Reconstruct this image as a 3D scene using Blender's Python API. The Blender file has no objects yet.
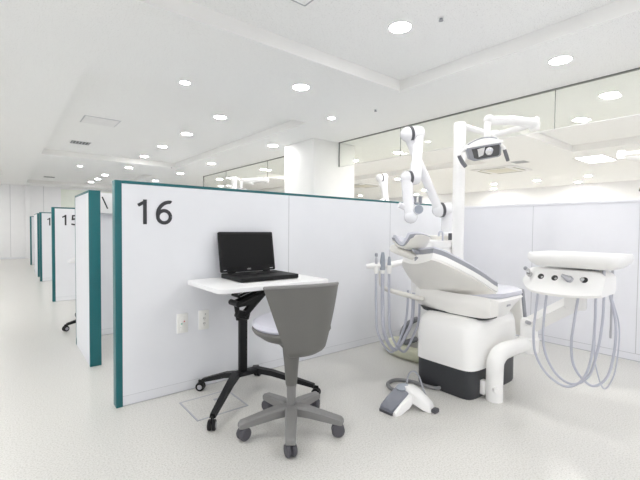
import bpy, bmesh, math, random
from mathutils import Matrix, Vector
random.seed(4)
SC = bpy.context.scene
COL = SC.collection
PI = math.pi

# ------------------------------------------------------------------ materials
def new_mat(name):
    m = bpy.data.materials.new(name); m.use_nodes = True
    nt = m.node_tree; nt.nodes.clear()
    out = nt.nodes.new('ShaderNodeOutputMaterial')
    return m, nt, out

def pmat(name, col, rough=0.5, metal=0.0, spec=0.5, vary=0.02, scale=6.0, bump=0.0, bscale=200.0, coat=0.0):
    m, nt, out = new_mat(name)
    b = nt.nodes.new('ShaderNodeBsdfPrincipled')
    b.inputs['Roughness'].default_value = rough
    b.inputs['Metallic'].default_value = metal
    b.inputs['Specular IOR Level'].default_value = spec
    if coat: b.inputs['Coat Weight'].default_value = coat; b.inputs['Coat Roughness'].default_value = 0.08
    tc = nt.nodes.new('ShaderNodeTexCoord')
    n = nt.nodes.new('ShaderNodeTexNoise'); n.inputs['Scale'].default_value = scale; n.inputs['Detail'].default_value = 3
    nt.links.new(tc.outputs['Object'], n.inputs['Vector'])
    r = nt.nodes.new('ShaderNodeValToRGB')
    r.color_ramp.elements[0].position = 0.3; r.color_ramp.elements[1].position = 0.7
    r.color_ramp.elements[0].color = [max(0, c * (1 - vary)) for c in col] + [1]
    r.color_ramp.elements[1].color = [min(1, c * (1 + vary)) for c in col] + [1]
    nt.links.new(n.outputs['Fac'], r.inputs['Fac'])
    nt.links.new(r.outputs['Color'], b.inputs['Base Color'])
    if bump:
        n2 = nt.nodes.new('ShaderNodeTexNoise'); n2.inputs['Scale'].default_value = bscale; n2.inputs['Detail'].default_value = 2
        nt.links.new(tc.outputs['Object'], n2.inputs['Vector'])
        bp = nt.nodes.new('ShaderNodeBump'); bp.inputs['Strength'].default_value = bump; bp.inputs['Distance'].default_value = 0.002
        nt.links.new(n2.outputs['Fac'], bp.inputs['Height']); nt.links.new(bp.outputs['Normal'], b.inputs['Normal'])
    nt.links.new(b.outputs[0], out.inputs[0])
    return m

def speckle_mat(name, base, dark, scale, pos, width, rough, spec=0.5, bump=0.0, base2=None):
    m, nt, out = new_mat(name)
    b = nt.nodes.new('ShaderNodeBsdfPrincipled')
    b.inputs['Roughness'].default_value = rough
    b.inputs['Specular IOR Level'].default_value = spec
    tc = nt.nodes.new('ShaderNodeTexCoord')
    n = nt.nodes.new('ShaderNodeTexNoise'); n.inputs['Scale'].default_value = scale
    n.inputs['Detail'].default_value = 4; n.inputs['Roughness'].default_value = 0.7
    nt.links.new(tc.outputs['Object'], n.inputs['Vector'])
    r = nt.nodes.new('ShaderNodeValToRGB')
    r.color_ramp.elements[0].position = pos; r.color_ramp.elements[0].color = list(dark) + [1]
    r.color_ramp.elements[1].position = pos + width; r.color_ramp.elements[1].color = list(base) + [1]
    if base2:
        e = r.color_ramp.elements.new(min(0.99, pos + width + 0.18)); e.color = list(base2) + [1]
    nt.links.new(n.outputs['Fac'], r.inputs['Fac'])
    nt.links.new(r.outputs['Color'], b.inputs['Base Color'])
    if bump:
        bp = nt.nodes.new('ShaderNodeBump'); bp.inputs['Strength'].default_value = bump; bp.inputs['Distance'].default_value = 0.002
        nt.links.new(n.outputs['Fac'], bp.inputs['Height']); nt.links.new(bp.outputs['Normal'], b.inputs['Normal'])
    nt.links.new(b.outputs[0], out.inputs[0])
    return m

def emit_mat(name, col, strength):
    m, nt, out = new_mat(name)
    e = nt.nodes.new('ShaderNodeEmission'); e.inputs['Strength'].default_value = strength
    tc = nt.nodes.new('ShaderNodeTexCoord')
    n = nt.nodes.new('ShaderNodeTexNoise'); n.inputs['Scale'].default_value = 40
    nt.links.new(tc.outputs['Object'], n.inputs['Vector'])
    r = nt.nodes.new('ShaderNodeValToRGB')
    r.color_ramp.elements[0].color = [c * 0.97 for c in col] + [1]; r.color_ramp.elements[1].color = list(col) + [1]
    nt.links.new(n.outputs['Fac'], r.inputs['Fac']); nt.links.new(r.outputs['Color'], e.inputs['Color'])
    nt.links.new(e.outputs[0], out.inputs[0])
    return m

def glass_mat(name, tint, ior=1.5):
    m, nt, out = new_mat(name)
    f = nt.nodes.new('ShaderNodeFresnel')
    ge = nt.nodes.new('ShaderNodeNewGeometry'); mr = nt.nodes.new('ShaderNodeMapRange')   # same outside index on both faces of the pane
    mr.inputs['To Min'].default_value = ior; mr.inputs['To Max'].default_value = 1.0 / ior
    nt.links.new(ge.outputs['Backfacing'], mr.inputs['Value']); nt.links.new(mr.outputs['Result'], f.inputs['IOR'])
    t = nt.nodes.new('ShaderNodeBsdfTransparent'); t.inputs['Color'].default_value = list(tint) + [1]
    g = nt.nodes.new('ShaderNodeBsdfGlossy'); g.inputs['Roughness'].default_value = 0.0
    g.inputs['Color'].default_value = (1, 1, 1, 1)
    x = nt.nodes.new('ShaderNodeMixShader')
    nt.links.new(f.outputs[0], x.inputs[0]); nt.links.new(t.outputs[0], x.inputs[1]); nt.links.new(g.outputs[0], x.inputs[2])
    nt.links.new(x.outputs[0], out.inputs[0])
    return m

M = {}
M['floor'] = speckle_mat('floor_vinyl', (0.665, 0.655, 0.625), (0.52, 0.51, 0.475), 130, 0.36, 0.14, 0.28, 0.4, 0.0, (0.725, 0.72, 0.695))
M['ceiling'] = speckle_mat('ceiling_tile', (0.93, 0.935, 0.93), (0.52, 0.52, 0.51), 135, 0.33, 0.09, 0.9, 0.1, 0.15)
M['step'] = pmat('ceiling_step_shade', (0.85, 0.845, 0.825), 0.7, vary=0.01)  # weaker light on the upright step faces is put into this colour
M['wall'] = pmat('wall_paint', (0.86, 0.86, 0.87), 0.55, vary=0.01, bump=0.05)
M['column'] = pmat('column_paint', (0.86, 0.86, 0.84), 0.6, vary=0.01, bump=0.05)
M['panel'] = pmat('partition_laminate', (0.80, 0.81, 0.84), 0.42, spec=0.4, vary=0.01)
M['panel_back'] = pmat('low_wall_laminate', (0.82, 0.825, 0.865), 0.4, spec=0.4, vary=0.01)
M['skirt'] = pmat('skirting_laminate', (0.78, 0.79, 0.82), 0.4, vary=0.01)
M['seam'] = pmat('seam_gap', (0.55, 0.56, 0.58), 0.7)
M['shadowgap'] = pmat('dark_gap', (0.10, 0.10, 0.10), 0.8)
M['teal'] = pmat('teal_edge', (0.011, 0.128, 0.142), 0.35, spec=0.4, vary=0.03)
M['number'] = pmat('number_vinyl', (0.035, 0.036, 0.04), 0.5)
M['glassframe'] = pmat('glass_channel', (0.22, 0.23, 0.22), 0.5)
M['glass'] = glass_mat('window_glass', (0.975, 0.985, 0.965), 1.38)
M['farglass'] = pmat('far_window_glass', (0.84, 0.88, 0.80), 0.08, spec=0.9)
M['white_plastic'] = pmat('white_plastic', (0.90, 0.895, 0.88), 0.28, vary=0.01, coat=0.3)
M['cream_plastic'] = pmat('cream_plastic', (0.76, 0.745, 0.70), 0.35, vary=0.015)
M['warm_shell'] = pmat('warm_grey_shell', (0.88, 0.868, 0.838), 0.35, vary=0.01)
M['robot_white'] = pmat('robot_white', (0.86, 0.86, 0.88), 0.25, vary=0.01, coat=0.3)
M['ring_dark'] = pmat('dark_ring', (0.08, 0.08, 0.09), 0.45)
M['black_base'] = pmat('charcoal_plinth', (0.035, 0.037, 0.042), 0.4, vary=0.05)
M['upholstery'] = pmat('lavender_grey_vinyl', (0.62, 0.625, 0.69), 0.38, vary=0.02, bump=0.08, bscale=350)
M['upholstery_dark'] = pmat('grey_vinyl_side', (0.30, 0.31, 0.34), 0.4, vary=0.03)
M['chair_grey'] = pmat('chair_grey_plastic', (0.135, 0.133, 0.124), 0.42, vary=0.015)
M['chair_grey_lt'] = pmat('chair_grey_base', (0.215, 0.212, 0.208), 0.42, vary=0.015)
M['silver_vinyl'] = pmat('silver_vinyl', (0.56, 0.56, 0.63), 0.3, spec=0.6, vary=0.02)
M['caster'] = pmat('caster_rubber', (0.075, 0.073, 0.085), 0.5, vary=0.05)
M['black_metal'] = pmat('black_powder_coat', (0.006, 0.006, 0.0065), 0.4, spec=0.3)
M['steel'] = pmat('brushed_steel', (0.62, 0.62, 0.63), 0.25, metal=1.0)
M['dull_steel'] = pmat('dull_steel', (0.50, 0.50, 0.53), 0.35, metal=0.7)
M['table_white'] = pmat('table_laminate', (0.86, 0.86, 0.86), 0.35, vary=0.01)
M['laptop'] = pmat('laptop_black', (0.008, 0.008, 0.0085), 0.5, spec=0.25, bump=0.05, bscale=600)
M['screen'] = pmat('laptop_screen', (0.006, 0.006, 0.0065), 0.35, spec=0.2)
M['keys'] = pmat('laptop_keys', (0.012, 0.012, 0.013), 0.5, spec=0.3)
M['logo_grey'] = pmat('pale_print', (0.55, 0.55, 0.55), 0.5)
M['hose'] = pmat('grey_hose', (0.50, 0.51, 0.58), 0.42, vary=0.02)
M['hose_dark'] = pmat('dark_grey_hose', (0.17, 0.175, 0.19), 0.45)
M['hose_cable'] = pmat('pedal_cable', (0.20, 0.20, 0.205), 0.5)
M['cream_hose'] = pmat('cream_hose', (0.70, 0.70, 0.58), 0.5, vary=0.03)
M['handpiece'] = pmat('handpiece_grey', (0.33, 0.36, 0.41), 0.4)
M['pedal'] = pmat('pedal_slate', (0.21, 0.22, 0.255), 0.38, vary=0.03)
M['plate'] = pmat('outlet_plate', (0.86, 0.86, 0.83), 0.35)
M['dark'] = pmat('dark_slot', (0.03, 0.03, 0.03), 0.6)
M['red'] = pmat('red_indicator', (0.55, 0.03, 0.05), 0.4)
M['green'] = pmat('green_print', (0.25, 0.55, 0.42), 0.4)
M['orange'] = pmat('orange_print', (0.80, 0.30, 0.10), 0.4)
M['violet'] = pmat('violet_print', (0.20, 0.17, 0.62), 0.4)
M['tape'] = pmat('hatch_frame', (0.47, 0.48, 0.52), 0.35, metal=0.3)
M['hatch'] = speckle_mat('hatch_vinyl', (0.665, 0.655, 0.625), (0.52, 0.51, 0.475), 130, 0.36, 0.14, 0.28, 0.4, 0.0, (0.725, 0.72, 0.695))
M['grille'] = pmat('vent_grille', (0.10, 0.105, 0.11), 0.6)
M['vent_white'] = pmat('vent_white', (0.84, 0.84, 0.84), 0.5)
M['cassette'] = pmat('cassette_cream', (0.74, 0.72, 0.62), 0.5)
M['lamp_glass'] = pmat('lamp_reflector', (0.10, 0.10, 0.105), 0.12, metal=0.5, spec=0.8)
M['lamp_chrome'] = pmat('lamp_chrome', (0.75, 0.75, 0.76), 0.12, metal=1.0)
M['lamp_frame'] = pmat('lamp_frame_grey', (0.33, 0.34, 0.37), 0.35)
M['lamp_grip'] = pmat('lamp_grip_grey', (0.16, 0.16, 0.175), 0.5)
M['light'] = emit_mat('downlight_diffuser', (1.0, 0.99, 0.98), 62)
M['light_far'] = emit_mat('downlight_diffuser_warm', (1.0, 0.97, 0.92), 130)
M['panel_light'] = emit_mat('panel_light_diffuser', (1.0, 0.985, 0.96), 9)

# ------------------------------------------------------------------ mesh builder
def frame(o, x, y):
    x = Vector(x).normalized(); y = Vector(y); y = (y - x * y.dot(x)).normalized(); z = x.cross(y)
    m = Matrix.Identity(4)
    for i in range(3):
        m[i][0] = x[i]; m[i][1] = y[i]; m[i][2] = z[i]; m[i][3] = o[i]
    return m

def rotz(o, a):
    return Matrix.Translation(Vector(o)) @ Matrix.Rotation(a, 4, 'Z')

def catmull(pts, k, closed=False):
    if k <= 1: return [Vector(p) for p in pts]
    P = [Vector(p) for p in pts]; n = len(P); out = []
    for i in range(n if closed else n - 1):
        if closed: a, b, c, d = P[i - 1], P[i], P[(i + 1) % n], P[(i + 2) % n]
        else:
            b, c = P[i], P[i + 1]
            a = P[i - 1] if i > 0 else b * 2 - c
            d = P[i + 2] if i + 2 < n else c * 2 - b
        for j in range(k):
            t = j / k
            out.append(0.5 * ((2 * b) + (c - a) * t + (2 * a - 5 * b + 4 * c - d) * t * t + (3 * b - a - 3 * c + d) * t ** 3))
    if not closed: out.append(P[-1])
    return out

class MB:
    def __init__(self, m=None):
        self.bm = bmesh.new(); self.m = m or Matrix.Identity(4)
    def v(self, p): return self.bm.verts.new(self.m @ Vector(p))
    def box(self, c, s, bev=0.0, seg=2, rot=None):
        t = bmesh.new(); bmesh.ops.create_cube(t, size=1.0)
        for v in t.verts: v.co = Vector((v.co.x * s[0], v.co.y * s[1], v.co.z * s[2]))
        if bev > 0:
            bmesh.ops.bevel(t, geom=t.edges[:], offset=min(bev, min(s) * 0.49), segments=seg, profile=0.5, affect='EDGES')
        mm = self.m @ Matrix.Translation(Vector(c)) @ (rot if rot is not None else Matrix.Identity(4))
        self._merge(t, mm); return self
    def span(self, a, b, bev=0.0, seg=2):
        c = [(a[i] + b[i]) / 2 for i in range(3)]; s = [abs(b[i] - a[i]) for i in range(3)]
        return self.box(c, s, bev, seg)
    def _merge(self, t, mm):
        mp = {}
        for v in t.verts: mp[v] = self.bm.verts.new(mm @ v.co)
        for f in t.faces:
            try: self.bm.faces.new([mp[v] for v in f.verts])
            except ValueError: pass
        t.free()
    def loft(self, rings, cap0=True, cap1=True, closed=True):
        R = [[self.v(p) for p in r] for r in rings]
        for a, b in zip(R[:-1], R[1:]):
            n = len(a)
            for i in range(n if closed else n - 1):
                j = (i + 1) % n
                self.bm.faces.new((a[i], a[j], b[j], b[i]))
        if closed and cap0: self.bm.faces.new(list(reversed(R[0])))
        if closed and cap1: self.bm.faces.new(R[-1])
        return self
    def tube(self, pts, r, n=10, k=1, closed=False, flat=1.0):
        P = catmull(pts, k, closed); N = len(P)
        if isinstance(r, (int, float)): rr = [r] * N
        else:
            rr = []
            for i in range(N):
                t = i / max(1, N - 1) * (len(r) - 1); a = min(int(t), len(r) - 2); f = t - a
                rr.append(r[a] * (1 - f) + r[a + 1] * f)
        up = Vector((0, 0, 1)); prev = None; rings = []
        for i in range(N):
            if closed: d = (P[(i + 1) % N] - P[i - 1])
            else: d = P[min(i + 1, N - 1)] - P[max(i - 1, 0)]
            d.normalize()
            if prev is None:
                a = d.cross(up)
                if a.length < 1e-3: a = d.cross(Vector((1, 0, 0)))
                a.normalize()
            else:
                a = prev - d * prev.dot(d)
                a.normalize()
            b = d.cross(a).normalized(); prev = a
            rings.append([P[i] + (a * math.cos(2 * PI * q / n) + b * math.sin(2 * PI * q / n) * flat) * rr[i] for q in range(n)])
        if closed: rings.append(rings[0]); self.loft(rings, False, False)
        else: self.loft(rings)
        return self
    def lathe(self, prof, o=(0, 0, 0), axis=(0, 0, 1), n=20):
        ax = Vector(axis).normalized()
        a = ax.cross(Vector((0, 0, 1)))
        if a.length < 1e-3: a = Vector((1, 0, 0))
        a.normalize(); b = ax.cross(a); o = Vector(o)
        rings = [[o + ax * z + (a * math.cos(2 * PI * q / n) + b * math.sin(2 * PI * q / n)) * max(r, 1e-4) for q in range(n)] for r, z in prof]
        return self.loft(rings)
    def cyl(self, a, b, r, n=16, bev=0.0):
        a = Vector(a); b = Vector(b); L = (b - a).length
        if bev: pr = [(r - bev, 0), (r, bev), (r, L - bev), (r - bev, L)]
        else: pr = [(r, 0), (r, L)]
        return self.lathe(pr, a, b - a, n)
    def ball(self, c, r, n=16, sq=(1, 1, 1)):
        t = bmesh.new(); bmesh.ops.create_uvsphere(t, u_segments=n, v_segments=max(6, n // 2), radius=r)
        for v in t.verts: v.co = Vector((v.co.x * sq[0], v.co.y * sq[1], v.co.z * sq[2]))
        self._merge(t, self.m @ Matrix.Translation(Vector(c))); return self
    def prism(self, poly, z0, z1, m=None, bev=0.0):
        t = bmesh.new()
        vs = [t.verts.new((p[0], p[1], z0)) for p in poly]
        f = t.faces.new(vs)
        e = bmesh.ops.extrude_face_region(t, geom=[f])
        for g in e['geom']:
            if isinstance(g, bmesh.types.BMVert): g.co.z = z1
        if bev: bmesh.ops.bevel(t, geom=t.edges[:], offset=bev, segments=2, profile=0.5, affect='EDGES')
        self._merge(t, self.m @ (m or Matrix.Identity(4))); return self
    def mesh(self, name, inv=None, angle=35):
        bmesh.ops.recalc_face_normals(self.bm, faces=self.bm.faces[:])
        if inv is not None: bmesh.ops.transform(self.bm, matrix=inv, verts=self.bm.verts[:])
        me = bpy.data.meshes.new(name); self.bm.to_mesh(me); self.bm.free()
        for p in me.polygons: p.use_smooth = True
        me.set_sharp_from_angle(angle=math.radians(angle))
        return me
    def build(self, name, mat, parent=None, angle=35, label=None, subsurf=0):
        inv = None
        if parent is not None: inv = WM[parent.name].inverted()
        o = bpy.data.objects.new(name, self.mesh(name, inv, angle))
        o.data.materials.append(M[mat]); COL.objects.link(o)
        WM[o.name] = WM[parent.name].copy() if parent is not None else Matrix.Identity(4)
        if parent is not None: o.parent = parent
        if label: o['label'] = label
        if subsurf:
            s = o.modifiers.new('smooth', 'SUBSURF'); s.levels = subsurf; s.render_levels = subsurf
        return o
WM = {}

def tag(o, label, cat, group=None, kind=None):
    if label: o['label'] = label
    if cat: o['category'] = cat
    if group: o['group'] = group
    if kind: o['kind'] = kind
    return o
def thing(name, label, cat, loc=(0, 0, 0), rz=0.0, group=None):
    o = bpy.data.objects.new(name, None); COL.objects.link(o)
    o.location = loc; o.rotation_euler = (0, 0, rz); o.empty_display_size = 0.1
    WM[o.name] = rotz(loc, rz)
    return tag(o, label, cat, group)
def struct(o):
    o['kind'] = 'structure'; return o
def copy_tree(o, loc=None, rz=None, label=None, group=None, parent=None):
    c = o.copy(); COL.objects.link(c)
    if parent is not None: c.parent = parent
    if loc is not None: c.location = loc
    if rz is not None: c.rotation_euler = (0, 0, rz)
    if label: c['label'] = label
    if group: c['group'] = group
    for ch in list(o.children): copy_tree(ch, parent=c)
    return c

def text_mesh(mb, s, x0, x1, z0, z1, y, depth, bold=0.0, mirror=None):
    """characters as solid shapes on the plane y, facing -Y, in the box given"""
    cu = bpy.data.curves.new('t', 'FONT'); cu.body = s; cu.size = 1.0; cu.extrude = 0.01; cu.offset = bold
    ob = bpy.data.objects.new('t', cu); COL.objects.link(ob)
    dg = bpy.context.evaluated_depsgraph_get(); dg.update()
    me = bpy.data.meshes.new_from_object(ob.evaluated_get(dg))
    xs = [v.co.x for v in me.vertices]; ys = [v.co.y for v in me.vertices]
    t = bmesh.new(); t.from_mesh(me)
    ax, bx, ay, by = min(xs), max(xs), min(ys), max(ys)
    for v in t.verts:
        q = v.co.copy()
        v.co = Vector((x0 + (q.x - ax) / (bx - ax) * (x1 - x0), y - (depth if q.z > 0 else 0.0), z0 + (q.y - ay) / (by - ay) * (z1 - z0)))
    mb._merge(t, mb.m)
    bpy.data.objects.remove(ob); bpy.data.curves.remove(cu); bpy.data.meshes.remove(me)

# ------------------------------------------------------------------ room shell
ZC, ZH = 2.37, 2.475
XL, XR, YN, YF = -4.74, 12.67, -3.2, 15.85
XW = 3.962                                            # plane of the low wall and the glass
struct(MB().span((XL - .1, YN - .1, -.1), (XR + .1, YF + .1, 0)).build('floor', 'floor'))

def ceiling():
    coff = []
    for xa, xb in ((0.545, 2.964), (4.96, 7.379)):
        for ya, yb in ((-2.45, 2.472), (3.945, 8.80), (10.45, 14.9)):
            coff.append((xa, xb, ya, yb))
    xs = sorted({XL - .1, XR + .1} | {c[i] for c in coff for i in (0, 1)})
    ys = sorted({YN - .1, YF + .1} | {c[i] for c in coff for i in (2, 3)})
    mb = MB(); bm = mb.bm
    def hz(i, j):
        if i < 0 or j < 0 or i >= len(xs) - 1 or j >= len(ys) - 1: return None
        x = (xs[i] + xs[i + 1]) / 2; y = (ys[j] + ys[j + 1]) / 2
        return ZH if any(c[0] < x < c[1] and c[2] < y < c[3] for c in coff) else ZC
    def quad(a, b, c, d): bm.faces.new([mb.v(p) for p in (a, b, c, d)])
    for i in range(len(xs) - 1):
        for j in range(len(ys) - 1):
            z = hz(i, j)
            quad((xs[i], ys[j], z), (xs[i], ys[j + 1], z), (xs[i + 1], ys[j + 1], z), (xs[i + 1], ys[j], z))
            zz = hz(i + 1, j)
            if zz is not None and zz != z:
                quad((xs[i + 1], ys[j], z), (xs[i + 1], ys[j + 1], z), (xs[i + 1], ys[j + 1], zz), (xs[i + 1], ys[j], zz))
            zz = hz(i, j + 1)
            if zz is not None and zz != z:
                quad((xs[i], ys[j + 1], z), (xs[i + 1], ys[j + 1], z), (xs[i + 1], ys[j + 1], zz), (xs[i], ys[j + 1], zz))
    a = (XL - .1, YN - .1); b = (XR + .1, YF + .1); zt = 2.75
    quad((a[0], a[1], zt), (b[0], a[1], zt), (b[0], b[1], zt), (a[0], b[1], zt))
    for p, q in (((a[0], a[1]), (b[0], a[1])), ((b[0], a[1]), b), (b, (a[0], b[1])), ((a[0], b[1]), a)):
        quad((p[0], p[1], ZC), (q[0], q[1], ZC), (q[0], q[1], zt), (p[0], p[1], zt))
    bmesh.ops.remove_doubles(bm, verts=bm.verts[:], dist=1e-5)
    o = struct(mb.build('ceiling', 'ceiling', angle=20))
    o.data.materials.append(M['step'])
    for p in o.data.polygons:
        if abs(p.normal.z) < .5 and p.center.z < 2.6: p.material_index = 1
    return o
ceiling()
# unseen walls behind the camera and along the left side: low sill, posts, openings added for sky fill
wl = MB(); wl.span((XL - .1, YN, 0), (XL, 9.0, .35)); wl.span((XL - .1, 9.0, 0), (XL, YF, ZC))
for y in (YN, -.9, 1.5, 3.9, 6.3, 8.7): wl.span((XL - .1, y - .06, .35), (XL, y + .06, ZC))
struct(wl.build('wall_left', 'wall'))
wf_ = MB(); wf_.span((XL, YN - .1, 0), (XR, YN, .35)); wf_.span((XW, YN - .1, .35), (XW + .2, YN, ZC))
for x in (-2.6, -.4, 1.8, 6.2, 8.4, 10.6): wf_.span((x - .06, YN - .1, .35), (x + .06, YN, ZC))
struct(wf_.build('wall_front', 'wall'))
struct(MB().span((XR, YN, 0), (XR + .1, YF, ZC)).build('wall_right', 'wall'))
# far wall with an opening for the inner window
wb = MB()
wb.span((XL, YF, 0), (1.49, YF + .1, ZC)); wb.span((1.49, YF, 0), (3.55, YF + .1, 1.30)); wb.span((3.55, YF, 0), (XR, YF + .1, ZC))
wb.span((1.49, YF, 2.345), (3.55, YF + .1, ZC))
struct(wb.build('wall_back', 'wall'))
tb = MB(); tb.span((0.53, YF - .12, 0), (0.66, YF, ZC), .004)
struct(tb.build('trim_1', 'wall'))
sm = MB()
for x in (1.03, 0.16, -1.1): sm.span((x - .006, YF - .003, 0), (x + .006, YF + .002, ZC))
struct(sm.build('trim_2', 'seam'))
wn = MB(); wn.span((1.49, YF + .03, 1.30), (3.55, YF + .05, 2.345))
w1 = struct(wn.build('window_2', 'farglass'))
fr = MB()
for a in ((1.49, 1.51), (2.28, 2.31), (3.53, 3.55)): fr.span((a[0], YF - .005, 1.30), (a[1], YF + .06, 2.345))
fr.span((1.49, YF - .005, 1.30), (3.55, YF + .06, 1.33)); fr.span((1.49, YF - .005, 2.32), (3.55, YF + .06, 2.345))
fr.build('window_frame', 'wall', w1)
bb = MB(); bb.span((XL, YF - .012, 0), (0.53, YF, .06)); bb.span((0.66, YF - .012, 0), (3.9, YF, .06))
struct(bb.build('baseboard_back', 'skirt'))

# column rising through the glass line
struct(MB().span((3.515, 4.515, 0), (4.34, 5.28, ZC), .01).build('column', 'column'))

# low wall along the booths + fixed glass over it
lw = MB(); lw.span((XW, YN, 0.062), (XW + .10, 4.515, 1.285)); lw.span((XW, 5.28, 0.062), (XW + .10, YF, 1.285))
LW = struct(lw.build('wall_low', 'panel_back'))
cp = MB(); cp.span((XW - .006, YN, 1.285), (XW + .106, 4.515, 1.312), .004); cp.span((XW - .006, 5.28, 1.285), (XW + .106, YF, 1.312), .004)
struct(cp.build('trim_3', 'panel_back'))
sk = MB(); sk.span((XW + .004, YN, 0.006), (XW + .09, 4.515, .062)); sk.span((XW + .004, 5.28, 0.006), (XW + .09, YF, .062))
struct(sk.build('baseboard_right', 'panel_back'))
sg = MB()
y = 2.46
ys_ = [2.46 - .813 * i for i in range(0, 7)] + [3.273, 4.086] + [5.6 + .813 * i for i in range(12)]
for y in ys_: sg.span((XW - .0015, y - .0025, .062), (XW + .003, y + .0025, 1.285))
sg.span((XW - .001, YN, .0595), (XW + .006, 4.515, .0635)); sg.span((XW + .002, YN, 0), (XW + .02, 4.515, .006))
struct(sg.build('trim_4', 'seam'))
ZG = 2.0                                              # glass baffle hangs from the ceiling down to here
gl = MB()
for a, b in (YN, -2.17), (-2.17, -.34), (-.34, 1.494), (1.494, 3.32), (3.32, 4.515), (5.28, 6.61), (6.61, 8.44), (8.44, 9.75):
    gl.span((XW + .04, a + .002, ZG), (XW + .05, b - .002, ZC))
W1 = struct(gl.build('window_1', 'glass'))
gf = MB(); gf.span((XW + .03, YN, ZC - .010), (XW + .06, 4.515, ZC)); gf.span((XW + .03, 5.28, ZC - .010), (XW + .06, 9.75, ZC))
gf.build('window_channel', 'glassframe', W1)
js = MB()
for y in (-2.17, -.34, 1.494, 3.32, 6.61, 8.44): js.span((XW + .041, y - .0025, ZG), (XW + .049, y + .0025, ZC - .010))
js.build('window_joint', 'glassframe', W1)
js = MB(); js.span((XW + .039, YN, ZG - .006), (XW + .051, 4.515, ZG)); js.span((XW + .039, 5.28, ZG - .006), (XW + .051, 9.75, ZG))
js.build('window_edge_strip', 'vent_white', W1)
js = MB(); js.span((XW + .036, 4.507, ZG), (XW + .054, 4.515, ZC - .01)); js.span((XW + .036, 9.74, ZG), (XW + .054, 9.76, ZC - .01))
js.build('window_end_strip', 'glassframe', W1)

# ------------------------------------------------------------------ partitions
def arc(cx, cy, rx, ry, a0, a1, n=24):
    return [(cx + rx * math.cos(math.radians(a0 + (a1 - a0) * i / n)), cy + ry * math.sin(math.radians(a0 + (a1 - a0) * i / n))) for i in range(n + 1)]
def stroke(mb, pts, w, yf):
    yf -= .0004 * (len(mb.bm.verts) % 7 + len(mb.bm.verts) / 400)
    N = len(pts); L, R_ = [], []
    for i in range(N):
        a = Vector(pts[max(i - 1, 0)]); b_ = Vector(pts[min(i + 1, N - 1)]); d = (b_ - a).normalized(); q = Vector((-d.y, d.x)) * w / 2; p = Vector(pts[i])
        L.append(p + q); R_.append(p - q)
    for yy in (yf - .001,):
        ring = lambda p: [(p.x, yy, p.y)]
        for i in range(N - 1):
            mb.bm.faces.new([mb.v((p.x, yy, p.y)) for p in (L[i], L[i + 1], R_[i + 1], R_[i])])
def digit(mb, ch, x, yf):
    z0, z1, w = 1.068, 1.215, .0215
    if ch == '1':
        stroke(mb, [(x + .043, z0), (x + .043, z1)], w, yf); stroke(mb, [(x + .050, z1 - .009), (x + .004, z1 - .036)], .019, yf)
    elif ch == '6':
        c = (x + .050, z0 + .047)
        stroke(mb, arc(c[0], c[1], .0375, .037, 0, 360, 36), w, yf)
        stroke(mb, arc(c[0] + .035, c[1] + .012, .0735, .0785, 190, 88, 24) + [(x + .092, z1 - .013)], w, yf)
    elif ch == '5':
        stroke(mb, [(x + .088, z1 - .010), (x + .020, z1 - .010)], .020, yf); stroke(mb, [(x + .026, z1), (x + .020, z0 + .072)], .019, yf)
        stroke(mb, [(x + .018, z0 + .080)] + arc(x + .043, z0 + .050, .040, .040, 100, -95, 28) + [(x + .008, z0 + .018)], w, yf)
    elif ch == '4':
        stroke(mb, [(x + .070, z0), (x + .070, z1)], w, yf); stroke(mb, [(x + .0, z0 + .040), (x + .098, z0 + .040)], .019, yf); stroke(mb, [(x + .068, z1 - .004), (x + .008, z0 + .042)], .019, yf)
    elif ch == '3':
        stroke(mb, arc(x + .040, z1 - .044, .036, .034, 140, -90, 24), w, yf); stroke(mb, arc(x + .040, z0 + .046, .042, .036, 90, -140, 24), w, yf)
def partition(yf, label, num, th=0.072, xa=0.493, xb=XW, h=1.319, numlabel=None, xbreak=()):
    t = thing('booth_partition', label, 'partition', ((xa + xb) / 2, yf + th / 2, 0), 0, 'numbered booth partitions' if num else None)
    MB().span((xa + .036, yf + .001, .062), (xb, yf + th - .001, h - .018)).build('panel', 'panel', t)
    e = MB(); e.span((xa, yf, 0), (xa + .036, yf + th, h), .0025); e.span((xa + .036, yf, h - .018), (xb, yf + th, h), .002)
    e.build('edge_trim', 'teal', t)
    MB().span((xa + .036, yf + .003, .006), (xb, yf + th - .003, .060)).build('kick_plate', 'skirt', t)
    s = MB()
    for k in range(1, 3): s.span((xa + .036 + 1.16 * k - .0025, yf - .0005, .062), (xa + .036 + 1.16 * k + .0025, yf + .003, h - .018))
    s.span((xa + .036, yf + .0015, .0595), (xb, yf + .004, .0635)); s.span((xa + .036, yf + .006, 0), (xb, yf + th - .006, .006))
    s.build('seam', 'seam', t)
    if num:
        n = MB()
        a = xa + .118
        digit(n, num[0], a, yf); digit(n, num[1], a + .104, yf)
        n.build('number', 'number', t, label='black number ' + num)
    return t
partition(2.472, 'long white partition with teal edge reading 16, behind the laptop table', '16')
partition(6.55, 'white partition with teal edge reading 15, second numbered one from the front', '15', xa=0.515)
partition(9.11, 'distant white partition just beyond the one reading 15, only its digit 1 showing', '14', xa=0.523)
partition(13.15, 'farthest white partition in the aisle row, a narrow strip by the far wall', '13', xa=0.545)
partition(4.235, 'plain white partition seen through the gap beside the teal panel end', None, xa=0.574)
partition(10.87, 'plain white partition hidden behind the distant partition reading 14', None, xa=0.61)
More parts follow.
